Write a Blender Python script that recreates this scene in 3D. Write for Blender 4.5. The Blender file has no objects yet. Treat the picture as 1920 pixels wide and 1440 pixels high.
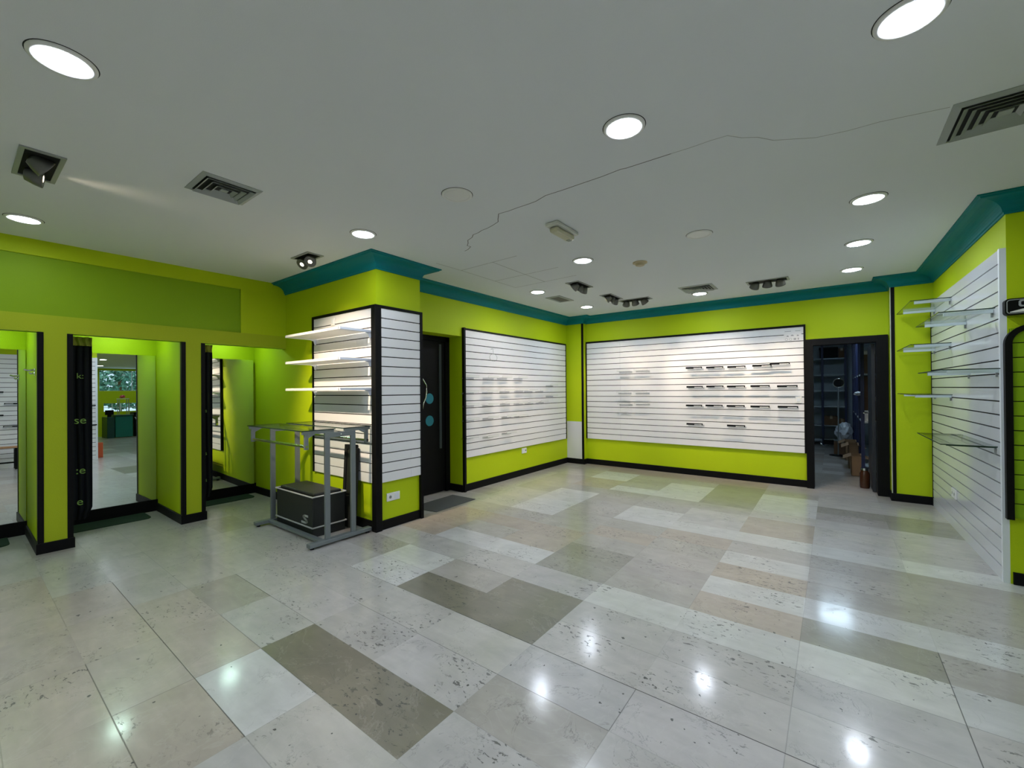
import bpy, bmesh, math, random
from mathutils import Vector, Matrix
random.seed(7)
S = bpy.context.scene
C = S.collection
PI = math.pi
R = math.radians

# ------------------------------------------------------------------ camera, world, exposure
cam_d = bpy.data.cameras.new('camera')
cam = bpy.data.objects.new('camera', cam_d)
C.objects.link(cam)
S.camera = cam
YAW, PITCH, ROLL, FPX, CYPX = R(37.0828), R(0.2917), R(-0.4661), 796.8, 726.28
fw = Vector((-math.sin(YAW)*math.cos(PITCH), math.cos(YAW)*math.cos(PITCH), math.sin(PITCH)))
rt = Vector((math.cos(YAW), math.sin(YAW), 0))
up = rt.cross(fw)
rt2 = rt*math.cos(ROLL) + up*math.sin(ROLL)
up2 = -rt*math.sin(ROLL) + up*math.cos(ROLL)
M = Matrix((rt2, up2, -fw)).transposed().to_4x4()
M.translation = (0, 0, 1.4)
cam.matrix_world = M
cam_d.sensor_fit = 'HORIZONTAL'
cam_d.sensor_width = 36
cam_d.lens = 36*FPX/1920
cam_d.shift_y = (CYPX-720)/1920
cam_d.clip_start = 0.02

w = bpy.data.worlds.new('World')
S.world = w
w.use_nodes = True
bg = w.node_tree.nodes['Background']
bg.inputs[0].default_value = (0.62, 0.80, 1.0, 1)
bg.inputs[1].default_value = 1.5
S.view_settings.view_transform = 'Standard'
S.view_settings.look = 'None'
S.view_settings.gamma = 1
S.view_settings.use_curve_mapping = False
S.view_settings.exposure = 0.0
S.cycles.max_bounces = 10
S.cycles.diffuse_bounces = 5
S.cycles.glossy_bounces = 5
S.cycles.transparent_max_bounces = 12
S.cycles.sample_clamp_indirect = 6
S.cycles.caustics_reflective = False
S.cycles.caustics_refractive = False

LAMP = 156.0            # radiance of the round LED panels
LAMP_COL = (0.79, 0.875, 1.0)
SPOT_W = 17.0
SPOT_COL = (1.0, 0.80, 0.58)
FIT = 55.0             # fitting-room lamps
FIT_COL = (0.68, 1.0, 0.86)
ZC = 2.74              # ceiling height

# ------------------------------------------------------------------ materials
MATS = {}
def nt(name):
    m = bpy.data.materials.new(name)
    m.use_nodes = True
    t = m.node_tree
    b = t.nodes['Principled BSDF']
    MATS[name] = m
    return m, t, b
def mat(name, col, rough=0.5, metal=0.0, spec=0.5, bump=None, coat=0.0, var=0.0, varscale=3.0):
    m, t, b = nt(name)
    b.inputs['Base Color'].default_value = (*col, 1)
    b.inputs['Roughness'].default_value = rough
    b.inputs['Metallic'].default_value = metal
    b.inputs['Specular IOR Level'].default_value = spec
    b.inputs['Coat Weight'].default_value = coat
    b.inputs['Coat Roughness'].default_value = 0.06
    tc = t.nodes.new('ShaderNodeTexCoord')
    if var:
        n = t.nodes.new('ShaderNodeTexNoise')
        n.inputs['Scale'].default_value = varscale
        n.inputs['Detail'].default_value = 4
        mx = t.nodes.new('ShaderNodeMix'); mx.data_type = 'RGBA'
        mx.inputs[6].default_value = (*[c*(1-var) for c in col], 1)
        mx.inputs[7].default_value = (*[min(1, c*(1+var)) for c in col], 1)
        t.links.new(tc.outputs['Object'], n.inputs['Vector'])
        t.links.new(n.outputs['Fac'], mx.inputs[0])
        t.links.new(mx.outputs[2], b.inputs['Base Color'])
    if bump:
        sc, st, dist = bump
        n = t.nodes.new('ShaderNodeTexNoise')
        n.inputs['Scale'].default_value = sc
        n.inputs['Detail'].default_value = 3
        bp = t.nodes.new('ShaderNodeBump')
        bp.inputs['Strength'].default_value = st
        bp.inputs['Distance'].default_value = dist
        t.links.new(tc.outputs['Object'], n.inputs['Vector'])
        t.links.new(n.outputs['Fac'], bp.inputs['Height'])
        t.links.new(bp.outputs['Normal'], b.inputs['Normal'])
    return m
def emit(name, col, s):
    m, t, b = nt(name)
    b.inputs['Base Color'].default_value = (*col, 1)
    b.inputs['Emission Color'].default_value = (*col, 1)
    b.inputs['Emission Strength'].default_value = s
    return m

green = mat('green_paint', (0.455, 0.590, 0.006), 0.55, bump=(170, 0.35, 0.004), var=0.05, varscale=1.3, spec=0.2)
green2 = mat('green_paint_deep', (0.235, 0.39, 0.006), 0.55, bump=(170, 0.35, 0.004), spec=0.2)
green3 = mat('green_paint_olive', (0.385, 0.470, 0.014), 0.55, bump=(170, 0.35, 0.004), spec=0.2)
teal = mat('teal_paint', (0.0004, 0.185, 0.215), 0.5, bump=(60, 0.15, 0.003), spec=0.2)
black = mat('black_lacquer', (0.0035, 0.0035, 0.0040), 0.5, spec=0.14)
blackm = mat('black_matt', (0.010, 0.011, 0.011), 0.75, spec=0.2)
white_lam = mat('white_laminate', (0.80, 0.79, 0.80), 0.30, spec=0.45, var=0.015, varscale=2)
groove = mat('groove_dark', (0.02, 0.019, 0.018), 0.8, spec=0.1)
white_pl = mat('white_plastic', (0.80, 0.80, 0.78), 0.35)
white_edge = mat('white_edge', (0.74, 0.78, 0.82), 0.35)
cream = mat('cream_plastic', (0.55, 0.46, 0.30), 0.5)
ceilm = mat('ceiling_plaster', (0.755, 0.785, 0.80), 0.9, bump=(220, 0.12, 0.003), spec=0.1, var=0.02, varscale=0.8)
crackm = mat('crack_dark', (0.11, 0.11, 0.10), 0.9)
jointm = mat('joint_grey', (0.33, 0.33, 0.31), 0.9)
steel = mat('grey_steel', (0.20, 0.225, 0.235), 0.42, metal=0.35)
chrome = mat('chrome', (0.72, 0.74, 0.74), 0.14, metal=1.0)
alu = mat('aluminium_trim', (0.36, 0.38, 0.37), 0.45, metal=0.4)
ventm = mat('vent_grey', (0.36, 0.39, 0.37), 0.55)
ventd = mat('vent_dark', (0.02, 0.022, 0.02), 0.8)
filt = mat('vent_filter', (0.13, 0.13, 0.11), 0.9, bump=(300, 0.5, 0.004))
matg = mat('mat_dark_green', (0.012, 0.035, 0.020), 0.9, bump=(400, 0.5, 0.004))
matk = mat('mat_charcoal', (0.075, 0.077, 0.073), 0.9, bump=(400, 0.6, 0.004), var=0.15, varscale=60)
curtm = mat('curtain_black', (0.007, 0.009, 0.012), 0.8, spec=0.2)
olive = mat('curtain_olive', (0.26, 0.27, 0.03), 0.8)
letg = mat('letter_green', (0.20, 0.36, 0.08), 0.8)
leatherette = mat('black_leatherette', (0.012, 0.014, 0.014), 0.5, bump=(300, 0.2, 0.002))
piping = mat('grey_piping', (0.45, 0.46, 0.46), 0.5)
logo_grey = mat('logo_grey', (0.36, 0.38, 0.38), 0.5)
tealdot = mat('teal_sticker', (0.006, 0.17, 0.22), 0.6)
wood = mat('light_wood', (0.42, 0.22, 0.10), 0.5, var=0.2, varscale=12)
orange = mat('orange_board', (0.50, 0.085, 0.022), 0.5)
card = mat('cardboard', (0.25, 0.155, 0.085), 0.85, var=0.12, varscale=8)
cardd = mat('cardboard_brown', (0.13, 0.07, 0.035), 0.85, var=0.15, varscale=8)
bluem = mat('blue_steel', (0.012, 0.020, 0.075), 0.5)
storew = mat('store_wall', (0.40, 0.46, 0.50), 0.85)
shelfw = mat('shelf_grey', (0.42, 0.48, 0.52), 0.6)
amber = mat('amber_glass', (0.06, 0.022, 0.010), 0.15)
counterm = mat('teal_counter', (0.004, 0.17, 0.16), 0.35)
counterd = mat('teal_counter_dark', (0.003, 0.055, 0.055), 0.4)
red = mat('red_plastic', (0.35, 0.03, 0.03), 0.5)
lamp_e = emit('lamp_white', LAMP_COL, LAMP)
fit_e = emit('lamp_fitting', FIT_COL, FIT)
spot_e = emit('lamp_halogen', (1.0, 0.86, 0.66), 9.0)
spot_dim = emit('lamp_halogen_side', (1.0, 0.9, 0.75), 1.6)
store_e = emit('fill_lamp_store', (0.62, 0.82, 1.0), 20.0)

mirror = mat('mirror_silver', (0.86, 0.90, 0.88), 0.0, metal=1.0)

def clear(name, tint, gl, edge=0.0):
    m = bpy.data.materials.new(name); m.use_nodes = True
    t = m.node_tree; t.nodes.clear()
    o = t.nodes.new('ShaderNodeOutputMaterial')
    tr = t.nodes.new('ShaderNodeBsdfTransparent'); tr.inputs[0].default_value = (*tint, 1)
    g = t.nodes.new('ShaderNodeBsdfGlossy'); g.inputs['Roughness'].default_value = 0.03
    mx = t.nodes.new('ShaderNodeMixShader')
    lw = t.nodes.new('ShaderNodeLayerWeight'); lw.inputs[0].default_value = 0.5
    pw = t.nodes.new('ShaderNodeMath'); pw.operation = 'POWER'; pw.inputs[1].default_value = 4.0
    mr = t.nodes.new('ShaderNodeMapRange'); mr.inputs[3].default_value = gl*0.06; mr.inputs[4].default_value = gl*0.75
    t.links.new(lw.outputs['Facing'], pw.inputs[0]); t.links.new(pw.outputs[0], mr.inputs[0])
    t.links.new(mr.outputs[0], mx.inputs[0]); t.links.new(tr.outputs[0], mx.inputs[1]); t.links.new(g.outputs[0], mx.inputs[2])
    t.links.new(mx.outputs[0], o.inputs[0])
    return m
glass = clear('clear_glass', (0.93, 0.965, 0.945), 1.0)
acryl = clear('clear_acrylic', (0.90, 0.91, 0.92), 0.6)
glass_edge = mat('glass_edge', (0.012, 0.03, 0.026), 0.2)

# marble floor: per-tile tint comes with the mesh, veins, pits and joints are procedural
TX0, TW, TY0, TH = -0.16, 0.586, 0.42, 0.301
WORN = [(-1.60, 3.33, 0.30), (-2.66, 3.90, 0.30), (-1.10, 4.05, 0.32), (-0.30, 3.30, 0.2), (-0.68, 2.02, 0.16)]
def make_floor_mat():
    m, t, b = nt('marble_floor')
    N = t.nodes.new; L = t.links.new
    tc = N('ShaderNodeTexCoord')
    at = N('ShaderNodeAttribute'); at.attribute_name = 'tile_tint'
    off = N('ShaderNodeAttribute'); off.attribute_name = 'tile_offset'
    addv = N('ShaderNodeVectorMath'); addv.operation = 'ADD'
    L(tc.outputs['Object'], addv.inputs[0]); L(off.outputs['Vector'], addv.inputs[1])
    def noise(sc, det, src=addv.outputs[0], dist=0.0, rough=0.55, stretch=None):
        n = N('ShaderNodeTexNoise'); n.inputs['Scale'].default_value = sc; n.inputs['Detail'].default_value = det
        n.inputs['Distortion'].default_value = dist; n.inputs['Roughness'].default_value = rough
        if stretch:
            mp = N('ShaderNodeMapping'); mp.inputs['Scale'].default_value = stretch
            L(src, mp.inputs['Vector']); L(mp.outputs[0], n.inputs['Vector'])
        else:
            L(src, n.inputs['Vector'])
        return n.outputs['Fac']
    def math_(op, a, bb=None, clampit=False):
        n = N('ShaderNodeMath'); n.operation = op; n.use_clamp = clampit
        for i, v in enumerate((a, bb)):
            if v is None: continue
            if isinstance(v, (int, float)): n.inputs[i].default_value = v
            else: L(v, n.inputs[i])
        return n.outputs[0]
    def mapr(v, a, c, x=0.0, y=1.0):
        n = N('ShaderNodeMapRange'); n.inputs[1].default_value = a; n.inputs[2].default_value = c
        n.inputs[3].default_value = x; n.inputs[4].default_value = y; L(v, n.inputs[0]); return n.outputs[0]
    def mixc(f, a, bb, mode='MIX'):
        n = N('ShaderNodeMix'); n.data_type = 'RGBA'; n.blend_type = mode
        for i, v in ((0, f), (6, a), (7, bb)):
            if isinstance(v, (int, float)): n.inputs[i].default_value = v
            elif isinstance(v, tuple): n.inputs[i].default_value = v
            else: L(v, n.inputs[i])
        return n.outputs[2]
    cloud = mapr(noise(5, 5, dist=0.6), 0.3, 0.7, 0.90, 1.09)
    strk = mapr(noise(7, 4, dist=0.3, stretch=(0.7, 3.0, 1)), 0.3, 0.7, 0.94, 1.05)
    cl = math_('MULTIPLY', cloud, strk)
    cc = N('ShaderNodeCombineColor')
    for i in range(3): L(cl, cc.inputs[i])
    col = mixc(1.0, at.outputs['Color'], cc.outputs[0], 'MULTIPLY')
    # dark hairline veins
    vn = math_('ABSOLUTE', math_('SUBTRACT', noise(3.4, 7, dist=0.8, rough=0.62), 0.5))
    vline = mapr(vn, 0.0, 0.006, 1.0, 0.0)
    vmask = mapr(noise(2.1, 2, stretch=(1, 1.6, 1)), 0.48, 0.58)
    vein = math_('MULTIPLY', vline, vmask, True)
    # open pits
    pn = noise(30, 3, dist=0.5, rough=0.65, stretch=(0.8, 1.6, 1))
    pmask = mapr(noise(1.7, 2), 0.52, 0.62)
    # worn patches where the stone has opened up
    sp = N('ShaderNodeSeparateXYZ'); L(tc.outputs['Object'], sp.inputs[0])
    for (wx, wy, wr) in WORN:
        dx = math_('SUBTRACT', sp.outputs[0], wx); dy = math_('MULTIPLY', math_('SUBTRACT', sp.outputs[1], wy), 1.5)
        d_ = math_('SQRT', math_('ADD', math_('MULTIPLY', dx, dx), math_('MULTIPLY', dy, dy)))
        pmask = math_('MAXIMUM', pmask, mapr(d_, wr*0.4, wr, 1.6, 0.0))
    pit = math_('MULTIPLY', mapr(pn, 0.60, 0.615), math_('SUBTRACT', pmask, 0.15), True)
    pn2 = noise(22, 2, rough=0.6)
    pit2 = mapr(pn2, 0.708, 0.720)
    dark = math_('MAXIMUM', math_('MULTIPLY', vein, 0.55), math_('MAXIMUM', pit, pit2))
    col = mixc(math_('MULTIPLY', dark, 0.92), col, (0.05, 0.050, 0.045, 1))
    # pale veins
    pv = math_('ABSOLUTE', math_('SUBTRACT', noise(2.3, 6, dist=1.2, rough=0.6), 0.47))
    col = mixc(math_('MULTIPLY', mapr(pv, 0.0, 0.012, 1.0, 0.0), 0.10), col, (0.66, 0.65, 0.62, 1))
    # joints
    sep = N('ShaderNodeSeparateXYZ'); L(tc.outputs['Object'], sep.inputs[0])
    ja = N('ShaderNodeAttribute'); ja.attribute_name = 'joint_a'
    jb = N('ShaderNodeAttribute'); jb.attribute_name = 'joint_b'
    sa = N('ShaderNodeSeparateXYZ'); L(ja.outputs['Vector'], sa.inputs[0])
    sb_ = N('ShaderNodeSeparateXYZ'); L(jb.outputs['Vector'], sb_.inputs[0])
    def joint(v, o, s, wdt, lo, hi):
        f = math_('FRACT', math_('DIVIDE', math_('SUBTRACT', v, o), s))
        a_ = math_('MULTIPLY', mapr(math_('MULTIPLY', f, s), wdt*0.5, wdt, 1.0, 0.0), lo)
        b_ = math_('MULTIPLY', mapr(math_('MULTIPLY', math_('SUBTRACT', 1.0, f), s), wdt*0.5, wdt, 1.0, 0.0), hi)
        return math_('MAXIMUM', a_, b_)
    jx = joint(sep.outputs[0], TX0, TW, 0.0026, sa.outputs[2], sb_.outputs[0])
    jy = joint(sep.outputs[1], TY0, TH, 0.0028, sa.outputs[0], sa.outputs[1])
    j = math_('MAXIMUM', jx, jy)
    col = mixc(j, col, (0.03, 0.028, 0.024, 1))
    L(col, b.inputs['Base Color'])
    b.inputs['Roughness'].default_value = 0.32
    b.inputs['Specular IOR Level'].default_value = 0.35
    b.inputs['Coat IOR'].default_value = 1.5
    L(math_('SUBTRACT', 0.66, math_('MULTIPLY', math_('MAXIMUM', dark, j), 0.6)), b.inputs['Coat Weight'])
    L(mapr(noise(3, 4), 0.3, 0.7, 0.105, 0.15), b.inputs['Coat Roughness'])
    bp = N('ShaderNodeBump'); bp.inputs['Strength'].default_value = 0.25; bp.inputs['Distance'].default_value = 0.0015
    h = math_('SUBTRACT', math_('MULTIPLY', noise(1.3, 2, src=tc.outputs['Object']), 1.6), math_('MAXIMUM', dark, j))
    L(h, bp.inputs['Height']); L(bp.outputs[0], b.inputs['Normal']); L(bp.outputs[0], b.inputs['Coat Normal'])
    return m
floor_m = make_floor_mat()

# foliage seen through the far windows
def leafmat():
    m, t, b = nt('foliage')
    n = t.nodes.new('ShaderNodeTexNoise'); n.inputs['Scale'].default_value = 9; n.inputs['Detail'].default_value = 5
    tc = t.nodes.new('ShaderNodeTexCoord')
    r = t.nodes.new('ShaderNodeValToRGB')
    r.color_ramp.elements[0].color = (0.005, 0.05, 0.03, 1); r.color_ramp.elements[0].position = 0.35
    r.color_ramp.elements[1].color = (0.16, 0.42, 0.30, 1); r.color_ramp.elements[1].position = 0.65
    t.links.new(tc.outputs['Object'], n.inputs['Vector']); t.links.new(n.outputs['Fac'], r.inputs[0]); t.links.new(r.outputs[0], b.inputs['Base Color'])
    b.inputs['Roughness'].default_value = 0.7
    return m
foliage = leafmat()

# ------------------------------------------------------------------ mesh helpers
class MB:
    def __init__(s): s.v = []; s.f = []; s.m = []; s.smooth = []
    def add(s, vs, fs, m=0, smooth=False):
        o = len(s.v); s.v += [tuple(p) for p in vs]
        for f in fs: s.f.append([i+o for i in f]); s.m.append(m); s.smooth.append(smooth)
        return s
    def box(s, x0, x1, y0, y1, z0, z1, m=0, f=None):
        vs = [(x, y, z) for z in (z0, z1) for y in (y0, y1) for x in (x0, x1)]
        if f: vs = [f(*p) for p in vs]
        return s.add(vs, [(0, 2, 3, 1), (4, 5, 7, 6), (0, 1, 5, 4), (2, 6, 7, 3), (0, 4, 6, 2), (1, 3, 7, 5)], m)
    def prism(s, poly, a, b, fn, m=0):
        n = len(poly)
        vs = [fn(p[0], p[1], a) for p in poly] + [fn(p[0], p[1], b) for p in poly]
        fs = [tuple(range(n)), tuple(range(2*n-1, n-1, -1))] + [(i, i+n, (i+1) % n+n, (i+1) % n) for i in range(n)]
        return s.add(vs, fs, m)
    def tube(s, pts, r, n=10, m=0, closed=False):
        pts = [Vector(p) for p in pts]; N = len(pts); rings = []
        for i, p in enumerate(pts):
            if closed: d = (pts[(i+1) % N]-pts[i-1])
            else: d = pts[min(i+1, N-1)]-pts[max(i-1, 0)]
            d.normalize()
            u = d.cross(Vector((0, 0, 1)))
            if u.length < 1e-3: u = d.cross(Vector((1, 0, 0)))
            u.normalize(); v = d.cross(u)
            rings.append([p+u*r*math.cos(2*PI*k/n)+v*r*math.sin(2*PI*k/n) for k in range(n)])
        vs = [q for rg in rings for q in rg]; fs = []
        for i in range(N if closed else N-1):
            j = (i+1) % N
            for k in range(n): fs.append((i*n+k, i*n+(k+1) % n, j*n+(k+1) % n, j*n+k))
        s.add(vs, fs, m, True)
        if not closed: s.add(rings[0], [tuple(range(n))], m); s.add(rings[-1], [tuple(range(n-1, -1, -1))], m)
        return s
    def lathe(s, prof, n=32, c=(0, 0, 0), m=0, mtx=None, cap=True):
        vs = []
        prof = [q for q in prof if q[0] > 1e-5]
        for r, z in prof:
            for k in range(n):
                p = Vector((r*math.cos(2*PI*k/n), r*math.sin(2*PI*k/n), z))
                if mtx: p = mtx @ p
                vs.append(p+Vector(c))
        fs = []
        for i in range(len(prof)-1):
            for k in range(n): fs.append((i*n+k, i*n+(k+1) % n, (i+1)*n+(k+1) % n, (i+1)*n+k))
        s.add(vs, fs, m, True)
        if cap:
            if prof[0][0] > 1e-5: s.add(vs[:n], [tuple(range(n))], m)
            if len(prof) > 1: s.add(vs[-n:], [tuple(range(n))], m)
        return s
    def build(s, name, mats, parent=None, origin=None, bevel=0.0, recalc=True):
        me = bpy.data.meshes.new(name)
        o0 = Vector(origin) if origin is not None else (parent.location.copy() if parent is not None else Vector((0, 0, 0)))
        me.from_pydata([Vector(p)-o0 for p in s.v], [], s.f)
        if not isinstance(mats, (list, tuple)): mats = [mats]
        for m in mats: me.materials.append(m)
        for p, mi, sm in zip(me.polygons, s.m, s.smooth): p.material_index = mi; p.use_smooth = sm
        if recalc:
            bm = bmesh.new(); bm.from_mesh(me)
            bmesh.ops.recalc_face_normals(bm, faces=bm.faces); bm.to_mesh(me); bm.free()
        me.update()
        ob = bpy.data.objects.new(name, me); C.objects.link(ob)
        if parent is not None:
            ob.parent = parent
        elif origin is not None: ob.location = o0
        if bevel:
            md = ob.modifiers.new('bevel', 'BEVEL'); md.width = bevel; md.segments = 2; md.limit_method = 'ANGLE'; md.angle_limit = R(40)
        return ob
def sub(mb, name, mats, part, bevel=0.0):
    # a sub-part: same local frame as its part (whose own location is zero inside the thing)
    root = part.parent
    ob = mb.build(name, mats, None, origin=(root.location if root else (0, 0, 0)), bevel=bevel)
    ob.location = (0, 0, 0); ob.parent = part
    return ob
def tag(o, label, cat, group=None):
    o['label'] = label; o['category'] = cat
    if group: o['group'] = group
    return o
def thing(name, label, cat, loc=(0, 0, 0), rz=0, group=None):
    o = bpy.data.objects.new(name, None); C.objects.link(o)
    o.location = loc; o.rotation_euler = (0, 0, rz); o.empty_display_size = 0.1
    return tag(o, label, cat, group)
def struct(mb, name, mats, bevel=0.0):
    o = mb.build(name, mats, bevel=bevel); o['kind'] = 'structure'; return o
def dup(root, loc, rz=None, label=None, group=None):
    r = root.copy(); C.objects.link(r); r.location = loc
    if rz is not None: r.rotation_euler = (0, 0, rz)
    if label: r['label'] = label
    if group: r['group'] = group
    for ch in list(root.children):
        c = ch.copy(); C.objects.link(c); c.parent = r
        for g in list(ch.children):
            d = g.copy(); C.objects.link(d); d.parent = c
    return r
def text_mesh(name, txt, size, m, mtx, parent=None, ext=0.001, bold=0.0, shear=0.0):
    cu = bpy.data.curves.new(name, 'FONT'); cu.body = txt; cu.size = size; cu.extrude = ext; cu.offset = bold; cu.shear = shear
    cu.align_x = 'CENTER'; cu.align_y = 'CENTER'
    tmp = bpy.data.objects.new('tmp_text', cu); C.objects.link(tmp)
    bpy.context.view_layer.update()
    me = bpy.data.meshes.new_from_object(tmp.evaluated_get(bpy.context.evaluated_depsgraph_get()))
    bpy.data.objects.remove(tmp); bpy.data.curves.remove(cu)
    me.transform(mtx); me.materials.clear(); me.materials.append(m); me.name = name
    o = bpy.data.objects.new(name, me); C.objects.link(o)
    if parent is not None: o.parent = parent
    return o
XY = lambda a, b, z: (a, b, z)

# frames for vertical surfaces: a = along the wall, d = out into the room, z = up
def XD(y): return 0.957 - (y-4.53)*0.0150
F_pl = lambda a, d, z: (a, 2.565-d, z)          # pillar face towards the fitting rooms
F_pr = lambda a, d, z: (-3.63+d, a, z)          # pillar face towards the room
F_b = lambda a, d, z: (-4.06+d, a, z)           # wall with the black door
F_c = lambda a, d, z: (a, 7.22-d, z)            # back wall
F_d = lambda a, d, z: (XD(a)+0.03-d, a, z)      # right wall, panel face at d = 0.03
F_e = lambda a, d, z: (a, 4.52-d, z)
F_f = lambda a, d, z: (1.0-d, a, z)             # wall opposite the fitting rooms

# ------------------------------------------------------------------ floor
def tint(k, j):
    return TILE.get((k, j))
COL = {'W': (0.550, 0.540, 0.515), 'L': (0.455, 0.432, 0.405), 'M': (0.385, 0.356, 0.320), 'N': (0.430, 0.378, 0.325),
       'B': (0.395, 0.335, 0.270), 'D': (0.200, 0.182, 0.140), 'G': (0.290, 0.272, 0.232)}
TILE = {}
def row(j, k0, s):
    for i, c in enumerate(s):
        if c != '.': TILE[(k0+i, j)] = c
row(-2, -8, 'NNNNNMLLLL')
row(-1, -8, 'NNNNNLLLLLL')
row(0, -8, 'LNNNNLMLLLLL')
row(1, -9, 'LLLNNWLLLLLL')
row(2, -9, 'LLLMLDDLLLLL')
row(3, -9, 'LLLLLLLMLLLL')
row(4, -9, 'MLLLLLLLLLLL')
row(5, -9, 'LLLLWDDLLLLL')
row(6, -8, 'LLMWMDLLLLL')
row(7, -7, 'LLLLLWWWWWW')
row(8, -6, 'BWWGMBGMM')  # dark grey tile beside the tan one holds the door's reflection in its tint
row(9, -6, 'BMBGMWWWW')
row(10, -6, 'BBBMMBMMM')
row(11, -6, 'MMMBMWMMM')
row(12, -6, 'LWMMBMMMM')
row(13, -6, 'LWMWWWWWW')
row(14, -6, 'LWMWLBLLL')
row(15, -6, 'MWMMLBLLL')
row(16, -6, 'MMMMMLLLL')
row(17, -6, 'MBWWGWMGM')
row(18, -6, 'MBMWGWGGG')
row(19, -6, 'MWMWGWLLL')
row(20, -6, 'MWMMGMLLL')
row(21, -6, 'MBBBBLLMM')
row(22, -6, 'BBBBBLLMM')
# how open or dirty each joint is: lines along x by (line, tile), lines along y by (line, row)
SY, SX = {}, {}
for j, ks, v in ((5, range(-3, 4), 1.0), (5, (-5, -4), 0.55), (1, (-7, -6, -5, -4), 0.8), (0, (-5, -4), 0.65), (3, (-6,), 0.8), (3, (-5,), 0.5), (2, (-5, -4), 0.5), (4, (-4, -3, -2), 0.5), (7, (-6, -5, -4), 0.45), (7, (-1, 0, 1, 2), 0.4), (6, (-2,), 0.35), (13, range(-5, 3), 0.6), (12, (-5, -4, -3), 0.4), (8, (-3, -2), 0.35)):
    for k in ks: SY[(j, k)] = v
for k, js, v in ((1, range(4, 9), 0.8), (-1, (4,), 0.6), (-1, (0, 1), 0.4), (-4, (0, 1), 0.5), (0, range(3, 9), 0.3), (-9, (1, 2), 0.5), (-8, (1, 2), 0.4)):
    for j in js: SX[(k, j)] = v
def floor():
    k0, k1, j0, j1 = -11, 19, -18, 43
    rnd = random.Random(11)
    vs, fs, cols, offs, ea, eb = [], [], [], [], [], []
    r2 = random.Random(23)
    for j in range(j0, j1+1):
        for k in range(k0, k1+1):
            SY.setdefault((j, k), r2.choice((0.05, 0.1, 0.15, 0.3))); SX.setdefault((k, j), r2.choice((0.04, 0.08, 0.12, 0.22)))
    for j in range(j0, j1):
        for k in range(k0, k1):
            x0 = TX0+TW*k; y0 = TY0+TH*j
            n = len(vs)
            vs += [(x0, y0, 0), (x0+TW, y0, 0), (x0+TW, y0+TH, 0), (x0, y0+TH, 0)]
            fs.append((n, n+1, n+2, n+3))
            c = TILE.get((k, j))
            if c is None: c = rnd.choice('LLLLLM' if k < -5 or j < 0 else 'LLMMMWB')
            b = COL[c]; q = rnd.uniform(0.94, 1.06)
            cols.append((b[0]*q, b[1]*q*rnd.uniform(0.99, 1.01), b[2]*q*rnd.uniform(0.97, 1.03)))
            offs.append((rnd.uniform(0, 40), rnd.uniform(0, 40), 0))
            ea.append((SY[(j, k)], SY[(j+1, k)], SX[(k, j)])); eb.append((SX[(k+1, j)], 0, 0))
    me = bpy.data.meshes.new('floor'); me.from_pydata(vs, [], fs)
    a = me.color_attributes.new('tile_tint', 'FLOAT_COLOR', 'CORNER')
    o = me.attributes.new('tile_offset', 'FLOAT_VECTOR', 'FACE')
    e1 = me.attributes.new('joint_a', 'FLOAT_VECTOR', 'FACE'); e2 = me.attributes.new('joint_b', 'FLOAT_VECTOR', 'FACE')
    for p in me.polygons:
        for li in p.loop_indices: a.data[li].color = (*cols[p.index], 1)
        o.data[p.index].vector = offs[p.index]; e1.data[p.index].vector = ea[p.index]; e2.data[p.index].vector = eb[p.index]
    me.materials.append(floor_m)
    ob = bpy.data.objects.new('floor', me); C.objects.link(ob); ob['kind'] = 'structure'
floor()

# ------------------------------------------------------------------ ceiling with its crack and panel joints
mb = MB().box(-6.7, 10.9, -5.2, 13.3, ZC, ZC+0.12)
def strip(mb, pts, wd, m, z=ZC-0.0006):
    for (a, b) in zip(pts[:-1], pts[1:]):
        a = Vector((*a, z)); b = Vector((*b, z)); d = (b-a).normalized(); n = Vector((-d.y, d.x, 0))*wd/2
        mb.box(0, 1, 0, 1, 0, 1, m, lambda x, y, zz: a-d*wd*0.3+(b-a+d*wd*0.6)*x+n*(2*y-1)+Vector((0, 0, 0.003*zz)))
crack = [(-2.823, 2.998), (-2.77, 2.985), (-2.694, 2.941), (-2.70, 2.90), (-2.644, 2.853), (-2.60, 2.80), (-2.52, 2.77), (-2.468, 2.727), (-2.40, 2.72), (-2.348, 2.699), (-2.27, 2.69), (-2.195, 2.668), (-2.12, 2.64), (-2.09, 2.60), (-2.074, 2.583), (-2.022, 2.524), (-1.93, 2.530), (-1.845, 2.524), (-1.76, 2.525), (-1.679, 2.52), (-1.574, 2.486), (-1.44, 2.489), (-1.303, 2.486), (-1.15, 2.484), (-1.025, 2.472), (-0.993, 2.480), (-0.872, 2.483), (-0.729, 2.486)]
strip(mb, crack, 0.0055, 1)
strip(mb, [(-0.729, 2.486), (-0.63, 2.490), (-0.517, 2.486), (-0.436, 2.492), (-0.38, 2.56), (-0.311, 2.608), (-0.246, 2.694), (-0.061, 2.807), (0.075, 2.835), (0.20, 2.84), (0.46, 2.90)], 0.003, 2)
for l in ([(-3.33, 3.10), (-3.315, 3.46), (-3.318, 4.058), (-3.322, 4.49)], [(-3.322, 4.49), (-2.404, 4.45)], [(-3.315, 3.46), (-2.52, 3.43)], [(-3.318, 4.058), (-2.40, 4.035)], [(-2.843, 3.435), (-2.853, 4.057), (-2.852, 4.47)]):
    strip(mb, l, 0.006, 2)
struct(mb, 'ceiling', [ceilm, crackm, jointm])

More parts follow.
